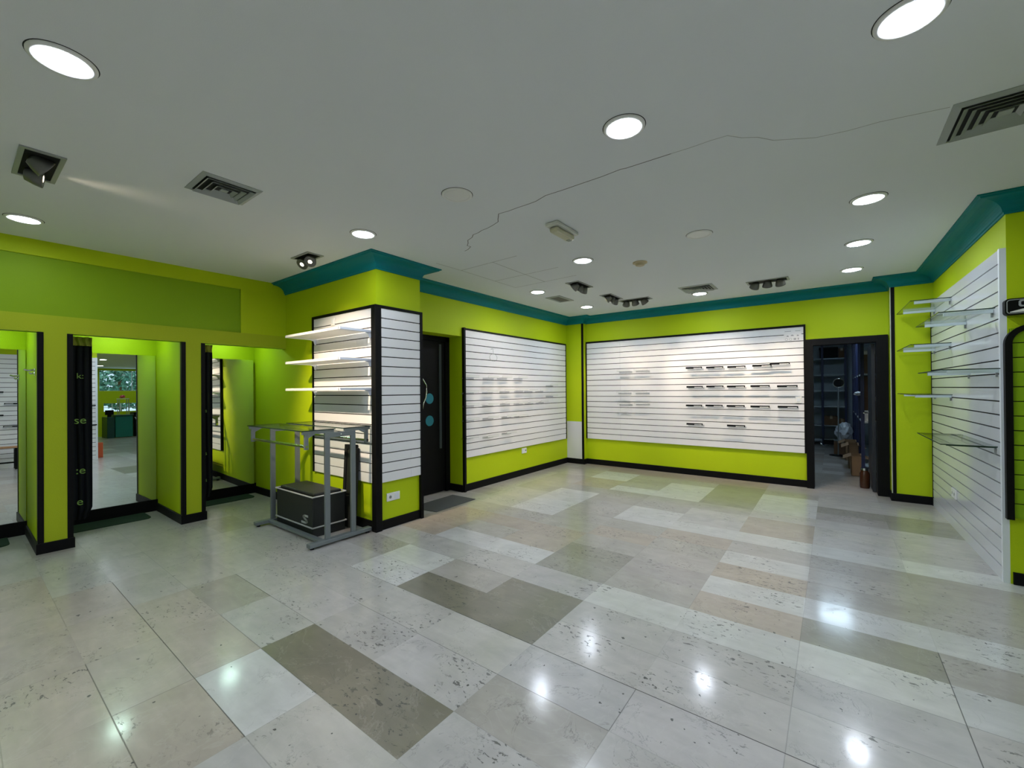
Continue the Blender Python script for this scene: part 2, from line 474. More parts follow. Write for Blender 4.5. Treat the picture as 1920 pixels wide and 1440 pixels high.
# ------------------------------------------------------------------ walls
# fitting-room front: beam with a shallow recessed band, piers and partitions
ZO = 1.937
mb = MB()
mb.box(-5.62, -5.535, -5.0, 2.565, ZO, ZC, 1)
mb.box(-5.535, -5.52, -5.0, 2.565, ZO, 2.09, 2)
mb.box(-5.535, -5.52, -5.0, 2.565, 2.60, ZC, 0)
mb.box(-5.535, -5.52, 2.055, 2.565, 2.09, 2.60, 0)
PIERS = [(-0.555, -0.345), (0.463, 0.672), (1.488, 1.692)]
for a, b in PIERS:
    mb.box(-6.44, -5.62, a, b, 0, ZC, 0)
    mb.box(-5.62, -5.52, a, b, 0, ZO, 2)
mb.box(-6.44, -5.52, -5.0, -0.60, 0, ZO, 0)
mb.box(-6.60, -6.44, -5.0, 2.565, 0, ZC, 0)
struct(mb, 'wall_left', [green, green2, green3])
# low ceilings inside the fitting rooms
mb = MB()
for a, b in ((-0.345, 0.463), (0.672, 1.488), (1.692, 2.565)): mb.box(-6.44, -5.62, a, b, 2.20, 2.24)
struct(mb, 'ceiling_fitting_rooms', ceilm)
# pillar
struct(MB().box(-6.60, -3.63, 2.565, 3.13, 0, ZC), 'wall_pillar', green)
# wall with the black door, door recess, header
mb = MB()
mb.box(-4.55, -4.06, 4.235, 7.40, 0, ZC)
mb.box(-4.55, -4.06, 3.13, 4.235, 2.135, ZC)
mb.box(-4.60, -4.50, 3.13, 4.235, 0, 2.135)
struct(mb, 'wall_door_side', green)
# corner column with the unpainted lower patch
mb = MB().box(-4.06, -3.70, 7.10, 7.24, 0, ZC, 0)
mb.box(-4.055, -3.738, 7.097, 7.10, 0.09, 0.79, 1)
struct(mb, 'wall_corner_column', [green, mat('white_primer', (0.72, 0.72, 0.73), 0.6)])
# back wall with the storeroom opening
mb = MB()
mb.box(-4.06, -0.28, 7.22, 7.40, 0, ZC)
mb.box(-0.28, 0.57, 7.22, 7.40, 2.04, ZC)
mb.box(0.545, 0.60, 7.22, 7.40, 0, 2.04)
struct(mb, 'wall_back', green)
# right wall block: return, slanted right wall, wall with the green slatwall
xd0, xd1 = XD(6.97)+0.03, XD(4.52)+0.03
mb = MB().prism([(0.57, 6.97), (xd0, 6.97), (xd1, 4.52), (3.2, 4.52), (3.2, 7.40), (0.57, 7.40)], 0, ZC, XY)
struct(mb, 'wall_right', green)
# rest of the shop, seen in the mirrors
struct(MB().box(1.0, 1.15, -5.0, 2.1, 0, ZC), 'wall_opposite', green)
struct(MB().box(1.15, 10.7, 1.95, 2.1, 0, ZC), 'wall_passage', green)
struct(MB().box(-6.6, 1.15, -5.15, -5.0, 0, ZC), 'wall_front', mat('front_wall_white', (0.55, 0.58, 0.60), 0.7))
struct(MB().box(3.2, 10.7, 7.40, 7.55, 0, ZC), 'wall_far_side', green)
mb = MB()
WX = 10.5
def wallwin(mb, ys, zs):
    # green wall with a high window strip and a low window strip
    mb.box(WX, WX+0.15, 2.1, 7.4, 0, 0.99).box(WX, WX+0.15, 2.1, 7.4, 1.33, 1.83).box(WX, WX+0.15, 2.1, 7.4, 2.66, ZC)
    mb.box(WX, WX+0.15, 2.1, 3.72, 0.99, 1.33).box(WX, WX+0.15, 2.1, 3.60, 1.83, 2.66)
    mb.box(WX, WX+0.15, 6.6, 7.4, 0.99, 1.33).box(WX, WX+0.15, 6.6, 7.4, 1.83, 2.66)
wallwin(mb, 0, 0)
struct(mb, 'wall_far', green)
def window(n, y0, y1, z0, z1, ncol, nrow):
    mb = MB(); t = 0.02
    for i in range(ncol+1):
        y = y0+(y1-y0)*i/ncol; mb.box(WX+0.03, WX+0.08, y-t/2, y+t/2, z0, z1)
    for i in range(nrow+1):
        z = z0+(z1-z0)*i/nrow; mb.box(WX+0.03, WX+0.08, y0, y1, z-t/2, z+t/2)
    f = struct(mb, 'window_%d' % n, white_edge)
    g = MB().box(WX+0.05, WX+0.056, y0, y1, z0, z1).build('window_pane', glass); g.parent = f
window(1, 3.60, 6.6, 1.83, 2.66, 3, 1)
window(2, 3.72, 6.6, 0.99, 1.33, 11, 2)

# storeroom shell
struct(MB().box(-1.25, -1.10, 7.40, 13.2, 0, ZC), 'wall_storeroom_left', storew)
struct(MB().box(1.15, 1.30, 7.40, 13.2, 0, ZC), 'wall_storeroom_right', storew)
struct(MB().box(-1.25, 1.30, 13.1, 13.25, 0, ZC), 'wall_storeroom_back', storew)

# ------------------------------------------------------------------ teal cornice, baseboards, black trims
def sweep(path, prof):
    """profile points are (out from the wall, z); room lies to the right of the walking direction"""
    P = [Vector(p) for p in path]; n = len(P); rows = []
    for i in range(n):
        ds = []
        if i > 0: ds.append((P[i]-P[i-1]).normalized())
        if i < n-1: ds.append((P[i+1]-P[i]).normalized())
        ns = [Vector((d.y, -d.x)) for d in ds]
        if len(ns) == 2:
            m = (ns[0]+ns[1]); m = m/(m.dot(ns[0]))
        else: m = ns[0]
        rows.append([(P[i].x+m.x*o, P[i].y+m.y*o, z) for o, z in prof])
    mb = MB(); k = len(prof)
    vs = [q for r_ in rows for q in r_]
    fs = [(i*k+j, i*k+(j+1) % k, (i+1)*k+(j+1) % k, (i+1)*k+j) for i in range(n-1) for j in range(k)]
    fs += [tuple(range(k)), tuple(range((n-1)*k, n*k))]
    return mb.add(vs, fs)
corn_prof = [(0, 2.615), (0.010, 2.615), (0.012, 2.628)]
for i in range(9):
    a = R(90*i/8)
    corn_prof.append((0.020+0.118*(1-math.cos(a)), 2.632+0.084*math.sin(a)))
corn_prof += [(0.150, 2.718), (0.155, 2.728), (0.170, 2.730), (0.170, ZC+0.001), (0, ZC+0.001)]
path = [(-5.52, 2.565), (-3.63, 2.565), (-3.63, 3.13), (-4.06, 3.13), (-4.06, 7.10), (-3.70, 7.10), (-3.70, 7.22), (0.57, 7.22), (0.57, 6.97), (xd0, 6.97), (xd1, 4.52), (3.2, 4.52)]
o = sweep(path, corn_prof).build('trim_1', teal); o['kind'] = 'structure'
bprof = lambda h: [(0, 0.0), (0.014, 0.0), (0.014, h-0.004), (0.010, h), (0, h)]
def base(name, path, h=0.092):
    o = sweep(path, bprof(h)).build(name, black); o['kind'] = 'structure'
base('baseboard_pillar', [(-6.44, 2.565), (-3.63, 2.565), (-3.63, 3.13)])
base('baseboard_door_side', [(-4.50, 4.235), (-4.06, 4.235), (-4.06, 7.10), (-3.70, 7.10), (-3.70, 7.22), (-0.30, 7.22)], 0.097)
base('baseboard_right', [(0.57, 7.16), (0.57, 6.97), (xd0, 6.97)], 0.095)
base('baseboard_right_front', [(xd1+0.012, 4.52), (3.2, 4.52)], 0.085)
base('baseboard_opposite', [(1.0, 2.1), (1.0, -5.0)], 0.085)
mb = MB()
for i, (a, b) in enumerate(PIERS):
    base('baseboard_pier_%d' % (i+1), [(-6.42, a), (-5.52, a), (-5.52, b), (-6.42, b)], 0.092)
for i, (a, b) in enumerate(((-0.345, 0.463), (0.672, 1.488), (1.692, 2.565))):
    struct(MB().box(-6.44, -6.405, a, b, 0, 0.132), 'baseboard_fitting_room_%d' % (i+1), black)
# black edge strips on the piers
n = 2
for a, b in PIERS:
    mb = MB()
    for y0, y1, s in ((a, a+0.033, -1), (b-0.033, b, 1)):
        mb.box(-5.52, -5.515, y0, y1, 0.09, ZO)
        yy = (y0-0.005, y0) if s < 0 else (y1, y1+0.005)
        mb.box(-5.56, -5.515, yy[0], yy[1], 0.09, ZO)
    struct(mb, 'trim_%d' % n, black); n += 1
# column edge, back wall return edge
struct(MB().box(-3.738, -3.695, 7.092, 7.10, 0.09, 2.62), 'trim_6', black)
mb = MB().box(0.572, 0.606, 6.962, 6.97, 0.09, 2.62, 0).box(0.562, 0.572, 6.964, 6.97, 0.09, 2.62, 1)
struct(mb, 'trim_7', [black, mat('pale_edge', (0.45, 0.47, 0.35), 0.6)])

# ------------------------------------------------------------------ slatwall panels
def boards(F, a0, a1, z0, z1, n, d0, th=0.016, gap=0.0098, splits=(), extra=()):
    """slatted panel: dark back sheet, white boards with grooves between them"""
    mb = MB().box(a0, a1, 0.001, d0, z0, z1, 1, F)
    st = (z1-z0)/n
    for i in range(n):
        xs = [a0]+[s for s in splits]+[a1]
        ex = [s for (s, rows) in extra if i in rows]
        xs = sorted(xs+ex)
        for k in range(len(xs)-1):
            l = xs[k]+(0.0009 if k else 0); r = xs[k+1]-(0.0009 if k < len(xs)-2 else 0)
            mb.box(l, r, d0, d0+th, z0+st*i+(gap/2 if i else 0), z0+st*(i+1)-(gap/2 if i < n-1 else 0), 0, F)
    return mb
# 1 pillar panel facing the fitting rooms
t = thing('slatwall_panel', 'white slatwall with black frame on pillar, carrying three white shelves', 'wall panel', F_pl(-4.22, 0, 0.475))
boards(F_pl, -4.78, -3.665, 0.478, 2.225, 18, 0.012, extra=((-4.69, (15, 14, 13, 12)), (-3.92, (15, 14, 13)))).build('slatted_board', [white_lam, groove], t)
mb = MB().box(-4.812, -4.78, 0, 0.036, 0.475, 2.255, 0, F_pl).box(-4.78, -3.665, 0, 0.036, 2.225, 2.255, 0, F_pl)
mb.build('frame', black, t)
# 2 pillar panel facing the room
t = thing('slatwall_panel', 'narrow white slatwall with black frame and no shelves on pillar beside the door', 'wall panel', F_pr(2.85, 0, 0.475))
boards(F_pr, 2.60, 3.100, 0.478, 2.225, 18, 0.012, extra=((2.97, (0, 1, 2)),)).build('slatted_board', [white_lam, groove], t)
MB().box(2.60, 3.100, 0, 0.034, 2.225, 2.255, 0, F_pr).box(3.10, 3.134, 0, 0.036, 0.0, 2.255, 0, F_pr).build('frame', black, t)
# corner strip shared by both faces, floor to panel top
struct(MB().box(-3.665, -3.594, 2.527, 2.565, 0, 2.255).box(-3.63, -3.594, 2.565, 2.60, 0, 2.255), 'trim_8', black, bevel=0.003)
# 3 wall beside the black door
t = thing('slatwall_panel', 'wide white slatwall with faint marks between black door and corner column', 'wall panel', F_b(5.6, 0, 0.465))
boards(F_b, 4.272, 7.018, 0.465, 2.225, 18, 0.012).build('slatted_board', [white_lam, groove], t)
MB().box(4.237, 4.272, 0, 0.040, 0.0, 2.255, 0, F_b).box(4.272, 7.03, 0, 0.036, 2.225, 2.250, 0, F_b).box(7.018, 7.034, 0, 0.036, 0.465, 2.225, 0, F_b).build('frame', black, t)
# 4 back wall
t = thing('slatwall_panel', 'widest white slatwall on the back wall, with black label strips', 'wall panel', F_c(-2.0, 0, 0.478))
boards(F_c, -3.675, -0.325, 0.478, 2.245, 18, 0.012, splits=(-3.02,)).build('slatted_board', [white_lam, groove], t)
MB().box(-3.692, -3.675, 0, 0.036, 0.478, 2.275, 0, F_c).box(-3.675, -0.325, 0, 0.036, 2.245, 2.275, 0, F_c).box(-0.325, -0.302, 0, 0.036, 0.478, 2.275, 0, F_c).build('frame', black, t)
# 5 right wall, floor to 2.38
t = thing('slatwall_panel', 'tall glossy white slatwall reaching the floor on right wall, with glass shelves', 'wall panel', F_d(5.7, 0, 0))
glossw = mat('white_gloss_laminate', (0.76, 0.77, 0.80), 0.08, spec=0.85)
boards(F_d, 4.55, 6.925, 0.0, 2.375, 24, 0.014).build('slatted_board', [glossw, groove], t)
MB().box(4.52, 4.55, 0.0, 0.034, 0, 2.378, 0, F_d).build('edge_board', white_edge, t)
MB().box(6.925, 6.945, 0, 0.034, 0, 2.30, 0, F_d).build('frame', black, t)
# 6 green slatwall with rounded black frame, cut by the photo's right edge
t = thing('slatwall_panel', 'green slatwall inside a rounded black frame at the right edge', 'wall panel', F_e(1.6, 0, 0.46))
boards(F_e, 0.997, 2.25, 0.47, 1.80, 13, 0.012, gap=0.007).build('slatted_board', [green2, groove], t)
mb = MB()
def arcpts(cx, cz, r, a0, a1, n=8): return [(cx+r*math.cos(R(a0+(a1-a0)*i/n)), cz+r*math.sin(R(a0+(a1-a0)*i/n))) for i in range(n+1)]
ro, wd = 0.13, 0.036
outer = [(0.966, 0.46)]+[p for p in arcpts(0.966+ro, 1.824-ro, ro, 180, 90)]+[p for p in arcpts(2.27-ro, 1.824-ro, ro, 90, 0)]+[(2.27, 0.46)]
inner = [(0.966+wd, 0.46)]+[p for p in arcpts(0.966+ro, 1.824-ro, ro-wd, 180, 90)]+[p for p in arcpts(2.27-ro, 1.824-ro, ro-wd, 90, 0)]+[(2.27-wd, 0.46)]
for i in range(len(outer)-1):
    q = [outer[i], outer[i+1], inner[i+1], inner[i]]
    mb.prism(q, 0.001, 0.045, lambda a, z, d: F_e(a, d, z))
mb.build('frame', black, t)
# 7 wall opposite the fitting rooms (seen in the mirrors)
t = thing('slatwall_panel', 'white slatwall opposite the fitting rooms, seen only in their mirrors', 'wall panel', F_f(0.6, 0, 0))
boards(F_f, -2.5, 2.065, 0.0, 2.38, 24, 0.014).build('slatted_board', [white_lam, groove], t)
MB().box(2.065, 2.10, 0.001, 0.034, 0, 2.385, 0, F_f).build('edge_board', white_edge, t)

# ------------------------------------------------------------------ black door in its recess
mb = MB().box(-4.36, -4.29, 4.15, 4.225, 0, 2.13).box(-4.36, -4.29, 3.13, 3.20, 0, 2.13).box(-4.36, -4.29, 3.13, 4.225, 2.07, 2.135)
d1 = struct(mb, 'door_1', black)
mb = MB().box(-4.36, -4.315, 3.20, 4.15, 0.008, 2.07)
for z0, z1 in ((0.10, 0.60), (0.66, 1.50), (1.56, 1.98)):
    mb.box(-4.315, -4.308, 3.27, 3.98, z0, z1)
leaf = mb.build('door_leaf', black, d1)
MB().box(-4.315, -4.304, 4.045, 4.085, 0.60, 2.03).build('edge_reflection', mat('slate_reflection', (0.035, 0.045, 0.055), 0.35), d1)  # slate strip paints a reflection along the door leaf's edge
pts = [(-4.262, 3.69, 1.545), (-4.250, 3.715, 1.53), (-4.245, 3.755, 1.46), (-4.243, 3.765, 1.38), (-4.243, 3.745, 1.30), (-4.243, 3.70, 1.22), (-4.243, 3.685, 1.14), (-4.245, 3.69, 1.06), (-4.262, 3.685, 0.985)]
mb = MB().tube(pts, 0.010, 10).tube([(-4.31, 3.715, 1.53), (-4.250, 3.715, 1.53)], 0.007).tube([(-4.31, 3.70, 1.24), (-4.243, 3.71, 1.24)], 0.007).tube([(-4.31, 3.688, 1.03), (-4.245, 3.688, 1.03)], 0.007)
mb.build('door_handle', chrome, d1)
for z in (1.287, 0.99):
    MB().lathe([(0.070, 0.0), (0.070, 0.002)], 32, (-4.306, 3.866, z), 0, Matrix.Rotation(R(90), 3, 'Y')).build('round_sticker', tealdot, d1)
mb = MB().prism([(-4.035, 3.30), (-3.640, 3.36), (-3.660, 4.045), (-4.055, 4.035)], 0.0005, 0.007, XY)
tag(mb.build('doormat', matk, origin=(-3.85, 3.7, 0)), 'thin charcoal doormat on the floor before the black door', 'mat')

# ------------------------------------------------------------------ storeroom doorway
mb = MB().box(-0.302, -0.218, 7.165, 7.36, 0, 2.06).box(-0.217, 0.444, 7.165, 7.36, 1.975, 2.06).box(0.445, 0.56, 7.165, 7.36, 0, 2.06)
d2 = struct(mb, 'door_2', black)
lf = MB().box(0.405, 0.442, 7.37, 8.12, 0.01, 1.97).build('door_leaf', mat('leaf_charcoal', (0.020, 0.023, 0.027), 0.35), d2)
MB().tube([(0.405, 8.05, 1.02), (0.355, 8.05, 1.02), (0.350, 8.04, 1.02), (0.350, 7.93, 1.02)], 0.009).build('door_handle', chrome, d2)

# ------------------------------------------------------------------ fitting rooms: mirrors, curtains, mats, hook, lamps
TI = R(0.6)
ROOMS = ((-0.345, 0.463), (0.672, 1.488), (1.692, 2.565))
MIR = ((-0.30, 0.487 - 0.03, 'left'), (0.72, 1.496 - 0.02, 'middle'), (1.74, 2.532, 'right'))
mlabels = ['frameless wall mirror in the fitting room cut by the left edge', 'frameless wall mirror in the middle fitting room, reflecting a far window', 'frameless wall mirror in the fitting room nearest the pillar']
for (a, b, nm), lab in zip(MIR, mlabels):
    t = thing('wall_mirror', lab, 'mirror', (-6.43, (a+b)/2, 0.135), 0, 'fitting-room mirrors')
    mt = Matrix.Rotation(R(-2.4) if nm == 'right' else 0, 4, 'Z') @ Matrix.Translation((0.018 if nm == 'right' else 0, 0, 0)) @ Matrix.Rotation(-TI, 4, 'Y')
    for nm2, x0, x1, m in (('glass_sheet', 0.010, 0.014, mirror), ('backing_board', 0.000, 0.0095, black)):
        o = MB().box(x0, x1, -(b-a)/2, (b-a)/2, 0, 1.70).build(nm2, m)
        o.data.transform(mt); o.parent = t
for (a, b), nm in zip(ROOMS, ('left', 'middle', 'right')):
    t = thing('fitting_room_lamp', 'round ceiling lamp hidden above the %s fitting room' % nm, 'lamp', (-6.10, (a+b)/2, 2.20), 0, 'fitting-room lamps')
    MB().lathe([(0.10, 0.0), (0.10, -0.02), (0.085, -0.02)], 24, (-6.10, (a+b)/2, 2.20), cap=False).build('ring', white_pl, t)
    MB().lathe([(0.0, -0.018), (0.086, -0.018)], 24, (-6.10, (a+b)/2, 2.20)).build('diffuser', fit_e, t)

def curtain(label, y0, y1, x, z0, z1, folds, letters):
    t = thing('curtain', label, 'curtain', (x, (y0+y1)/2, z0))
    nu, nv = 48, 16
    def sheet(za, zb, bulge):
        vs, fs = [], []
        for j in range(nv+1):
            v = j/nv; z = za+(zb-za)*v
            for i in range(nu+1):
                u = i/nu
                wv = 0.011*math.sin(u*folds*2*PI+0.5*math.sin(3*v))+0.003*math.sin(u*folds*4*PI+2*v)
                yy = y0+(y1-y0)*u*(1+bulge*math.sin(PI*min(1, 0.18+v)))+0.004*math.sin(5*v+u*3)
                taper = 1-0.28*max(0, 1-(z-z0)/0.12)**2 if z < z0+0.12 else 1
                yy = y0+(yy-y0)*taper
                vs.append((x+wv, yy, z))
        for j in range(nv):
            for i in range(nu): fs.append((j*(nu+1)+i, j*(nu+1)+i+1, (j+1)*(nu+1)+i+1, (j+1)*(nu+1)+i))
        return MB().add(vs, fs, 0, True)
    o = sheet(z0, z1-0.085, 0.06).build('cloth', curtm, t)
    md = o.modifiers.new('thick', 'SOLIDIFY'); md.thickness = 0.004
    o = sheet(z1-0.085, z1, 0.03).build('heading_band', olive, t)
    md = o.modifiers.new('thick', 'SOLIDIFY'); md.thickness = 0.004
    for txt, yy, zz, sz in letters:
        mtx = Matrix.Translation(Vector((x+0.0245, yy, zz))-t.location) @ Matrix.Rotation(R(90), 4, 'Z') @ Matrix.Rotation(R(90), 4, 'X')
        text_mesh('lettering', txt, sz, letg, mtx, t, 0.001, 0.0)
    return t
curtain('black curtain with green lettering, drawn aside in the middle fitting room', 0.690, 0.826, -5.72, 0.20, 1.935, 3, [('k:', 0.745, 1.56, 0.075), ('se', 0.745, 1.14, 0.10), (':e', 0.748, 0.665, 0.10), ('e', 0.742, 0.37, 0.10)])
curtain('narrow gathered black curtain in the fitting room nearest the pillar', 1.70, 1.792, -5.62, 0.22, 1.932, 2, [('s', 1.725, 1.19, 0.06), ('s', 1.725, 0.715, 0.06), ('s', 1.724, 0.417, 0.06)])
for nm, y0, y1, lab in (('left', -0.30, 0.335, 'dark green floor mat in the fitting room cut by the left edge'), ('middle', 0.70, 1.36, 'dark green floor mat in the middle fitting room'), ('right', 1.80, 2.45, 'dark green floor mat in the fitting room nearest the pillar')):
    x0, x1, r = -6.395, -6.06, 0.07
    if nm == 'right': x1 = -6.12
    pl = [(x0, y0)]+[(x1-r+r*math.cos(R(a)), y0+r+r*math.sin(R(a))) for a in range(-90, 1, 15)]+[(x1-r+r*math.cos(R(a)), y1-r+r*math.sin(R(a))) for a in range(0, 91, 15)]+[(x0, y1)]
    tag(MB().prism(pl, 0.0005, 0.008, XY).build('floor_mat', matg, origin=((x0+x1)/2, (y0+y1)/2, 0)), lab, 'mat', 'fitting-room mats')
t = thing('coat_hook', 'small chrome coat hook on the partition of the leftmost fitting room', 'hook', (-5.70, 0.463, 1.60))
MB().box(-5.725, -5.675, 0.457, 0.463, 1.56, 1.625).build('back_plate', chrome, t)
MB().tube([(-5.70, 0.457, 1.61), (-5.70, 0.42, 1.605), (-5.70, 0.395, 1.615)], 0.009).tube([(-5.70, 0.457, 1.58), (-5.70, 0.435, 1.575), (-5.70, 0.425, 1.59)], 0.008).build('double_arm', chrome, t)

# ------------------------------------------------------------------ ceiling fittings
lamp_low = emit('lamp_white_dim', LAMP_COL, LAMP*0.40)
def downlight(label, x, y, lit=True):
    t = thing('downlight', label, 'ceiling light', (x, y, ZC), 0, 'lit round downlights' if lit else 'unlit round downlights')
    prof = [(0.104, 0.0), (0.104, -0.006), (0.098, -0.010), (0.084, -0.011), (0.082, -0.006)]
    MB().lathe(prof, 40, (x, y, ZC), cap=False).build('trim_ring', white_pl, t)
    MB().lathe([(0.108, -0.0004), (0.104, -0.0012)], 40, (x, y, ZC), cap=False).build('shadow_ring', ventd, t)  # dark ring paints the shadow edge around the trim
    MB().lathe([(0.0, -0.0065), (0.0835, -0.0065)], 40, (x, y, ZC)).build('diffuser', (lamp_low if abs(x+4.936) < 0.01 else lamp_e) if lit else white_pl, t)
    return t
LIGHTS = [(-2.461, 0.276, 'largest lit downlight, upper left of the photo'), (-4.936, 0.344, 'lit downlight above the leftmost fitting room'), (-3.185, 2.127, 'lit downlight just before the pillar corner'),
 (-0.842, 2.083, 'lit downlight beside the long ceiling crack'), (-2.067, 3.977, 'lit downlight between the emergency light and a spotlight fixture'), (-3.226, 4.869, 'small lit downlight near the flat return-air grille'),
 (-3.192, 6.259, 'lit downlight closest to the corner column'), (-1.495, 6.404, 'lit downlight touching a square vent by the back wall'), (0.212, 3.944, 'nearest of three lit downlights in a row toward the storeroom'),
 (0.202, 5.10, 'middle of three lit downlights in a row toward the storeroom'), (0.181, 6.208, 'farthest of three lit downlights in a row, nearest the storeroom doorway'), (0.234, 2.096, 'lit downlight cut by the top edge near the square vent'),
 (-3.7, -0.9, 'unseen lit downlight added left of the camera'), (-1.6, -0.8, 'unseen lit downlight added just behind the camera'), (-4.9, -2.0, 'unseen lit downlight added behind the camera, left'), (-2.46, -1.9, 'unseen lit downlight added behind the camera, middle'), (-0.4, -0.6, 'unseen lit downlight added above the camera'), (0.2, -2.6, 'unseen lit downlight added behind the camera, right'), (-3.6, -3.8, 'unseen lit downlight added by the shop front'),  # unseen downlights, added out of view to brighten the room
 (3.2, 3.3, 'lit downlight in the far part of the shop, first'), (6.0, 3.0, 'lit downlight in the far part of the shop, second'), (6.0, 5.2, 'lit downlight in the far part of the shop, third'), (9.0, 3.4, 'lit downlight in the far part of the shop, by the window'), (9.0, 5.4, 'lit downlight in the far part of the shop, corner')]
for x, y, lab in LIGHTS: downlight(lab, x, y)
downlight('unlit round white downlight near the ceiling crack, left of the emergency light', -2.046, 2.10, False)
downlight('unlit round white downlight right of the emergency light', -0.918, 3.937, False)
# smoke detector
t = thing('smoke_detector', 'small yellowed round smoke detector on the ceiling', 'smoke detector', (-1.626, 4.425, ZC))
MB().lathe([(0.075, 0.0), (0.075, -0.010), (0.060, -0.014)], 28, t.location).build('base', cream, t)
MB().lathe([(0.050, -0.014), (0.046, -0.034), (0.030, -0.040), (0.0, -0.040)], 28, t.location).build('cap', cream, t)
# emergency light
t = thing('emergency_light', 'oblong white emergency light with hanging diffuser on the ceiling', 'emergency light', (-1.785, 3.07, ZC))
MB().box(-1.845, -1.722, 2.895, 3.245, ZC-0.030, ZC).build('base', mat('offwhite', (0.62, 0.63, 0.58), 0.5), t, bevel=0.012)
MB().box(-1.825, -1.742, 2.925, 3.215, ZC-0.075, ZC-0.030).build('diffuser', mat('yellowed', (0.52, 0.50, 0.36), 0.4), t, bevel=0.02)
MB().box(-1.80, -1.767, 3.16, 3.20, ZC-0.078, ZC-0.074).build('sensor', alu, t)

def vent(label, x0, x1, y0, y1, nring=4):
    cx, cy = (x0+x1)/2, (y0+y1)/2
    t = thing('air_vent', label, 'air vent', (cx, cy, ZC), 0, 'square louvred ceiling vents')
    hx, hy = (x1-x0)/2, (y1-y0)/2
    MB().box(x0+0.02, x1-0.02, y0+0.02, y1-0.02, ZC-0.001, ZC).build('dark_opening', ventd, t)
    def ring(mb, fx0, fx1, z0, z1, th=0.0025):
        # four sloped blades between half-sizes fx0 (outer, z0) and fx1 (inner, z1)
        for s in (-1, 1):
            a = [(cx-hx*fx0, cy+s*hy*fx0, z0), (cx+hx*fx0, cy+s*hy*fx0, z0), (cx+hx*fx1, cy+s*hy*fx1, z1), (cx-hx*fx1, cy+s*hy*fx1, z1)]
            b = [(cx+s*hx*fx0, cy-hy*fx0, z0), (cx+s*hx*fx0, cy+hy*fx0, z0), (cx+s*hx*fx1, cy+hy*fx1, z1), (cx+s*hx*fx1, cy-hy*fx1, z1)]
            for q in (a, b):
                mb.add(q+[(p[0], p[1], p[2]+th) for p in q], [(0, 1, 2, 3), (7, 6, 5, 4), (0, 4, 5, 1), (1, 5, 6, 2), (2, 6, 7, 3), (3, 7, 4, 0)])
        return mb
    ring(MB(), 1.0, 0.84, ZC-0.004, ZC-0.012, 0.004).build('frame', ventm, t)
    for i in range(nring):
        f = 0.80-0.66*i/nring
        ring(MB(), f, f-0.105, ZC-0.022, ZC-0.006).build('louvre', ventm, t)
    MB().box(cx-hx*0.12, cx+hx*0.12, cy-hy*0.12, cy+hy*0.12, ZC-0.014, ZC-0.008).build('core', ventm, t)
vent('square louvred vent above the middle fitting room', -3.37, -3.03, 0.925, 1.265, 3)
vent('large square louvred vent cut by the right edge of the photo', 0.470, 0.890, 2.885, 3.310)
vent('square louvred vent close to the back wall, a lit downlight at its edge', -1.643, -1.230, 5.86, 6.27)
t = thing('return_grille', 'flat rectangular return-air grille near the corner column', 'air vent', (-3.23, 5.47, ZC))
MB().box(-3.35, -3.31, 5.26, 5.68, ZC-0.008, ZC).box(-3.15, -3.11, 5.26, 5.68, ZC-0.008, ZC).box(-3.31, -3.15, 5.26, 5.30, ZC-0.008, ZC).box(-3.31, -3.15, 5.64, 5.68, ZC-0.008, ZC).build('frame', ventm, t)
MB().box(-3.31, -3.15, 5.30, 5.64, ZC-0.003, ZC).build('filter_mesh', filt, t)

def gimbal(label, x0, x1, y0, y1, n, axis, aims, emis, watt, drop=0.045, size=58, group='recessed spotlight fixtures'):
    """rectangular recessed fixture with n tilted lamps; aims = one direction per lamp"""
    cx, cy = (x0+x1)/2, (y0+y1)/2
    t = thing('spotlight_fixture', label, 'spotlight', (cx, cy, ZC), 0, group)
    b = 0.022
    MB().box(x0, x1, y0, y0+b, ZC-0.008, ZC).box(x0, x1, y1-b, y1, ZC-0.008, ZC).box(x0, x0+b, y0+b, y1-b, ZC-0.008, ZC).box(x1-b, x1, y0+b, y1-b, ZC-0.008, ZC).build('frame', alu, t)
    MB().box(x0+b, x1-b, y0+b, y1-b, ZC-0.002, ZC).build('housing', blackm, t)
    L = ((x1-x0) if axis == 'x' else (y1-y0))-2*b
    for i in range(n):
        s = -L/2+L*(i+0.5)/n
        p = Vector((cx+s, cy, ZC-drop)) if axis == 'x' else Vector((cx, cy+s, ZC-drop))
        d = Vector(aims[i]).normalized()
        q = Vector((0, 0, 1)).rotation_difference(d).to_matrix()
        lp = MB().lathe([(0.022, -0.050), (0.036, -0.045), (0.050, -0.005), (0.056, 0.022), (0.056, 0.030), (0.050, 0.030)], 24, p, 0, q)
        o = lp.build('lamp', mat('lamp_shell_%s_%d' % (label[:6], i), (0.10, 0.10, 0.095), 0.35, metal=0.6) if 'lamp_shell' not in MATS else MATS['lamp_shell'], t)
        sub(MB().lathe([(0.0, 0.0305), (0.020, 0.0300), (0.049, 0.0265)], 24, p, 0, q), 'lens', emis[i], o)
        if watt[i]:
            ld = bpy.data.lights.new('spot', 'SPOT'); ld.energy = watt[i]; ld.color = SPOT_COL
            ld.spot_size = R(size); ld.spot_blend = 0.75; ld.shadow_soft_size = 0.04
            lo = bpy.data.objects.new('spot_beam', ld); C.objects.link(lo); lo.parent = o
            lo.location = p+d*0.045-t.location
            lo.rotation_mode = 'QUATERNION'; lo.rotation_quaternion = Vector((0, 0, -1)).rotation_difference(d)
MATS['lamp_shell'] = mat('lamp_shell', (0.15, 0.15, 0.14), 0.35, metal=0.5)
gimbal('twin spotlight fixture with a bulb hanging askew, upper left', -3.95, -3.475, 0.225, 0.405, 2, 'x', [(0.18, 1, -0.12), (-0.22, 0.9, -0.57)], [spot_e, spot_dim], [8, 430], 0.035, 48)
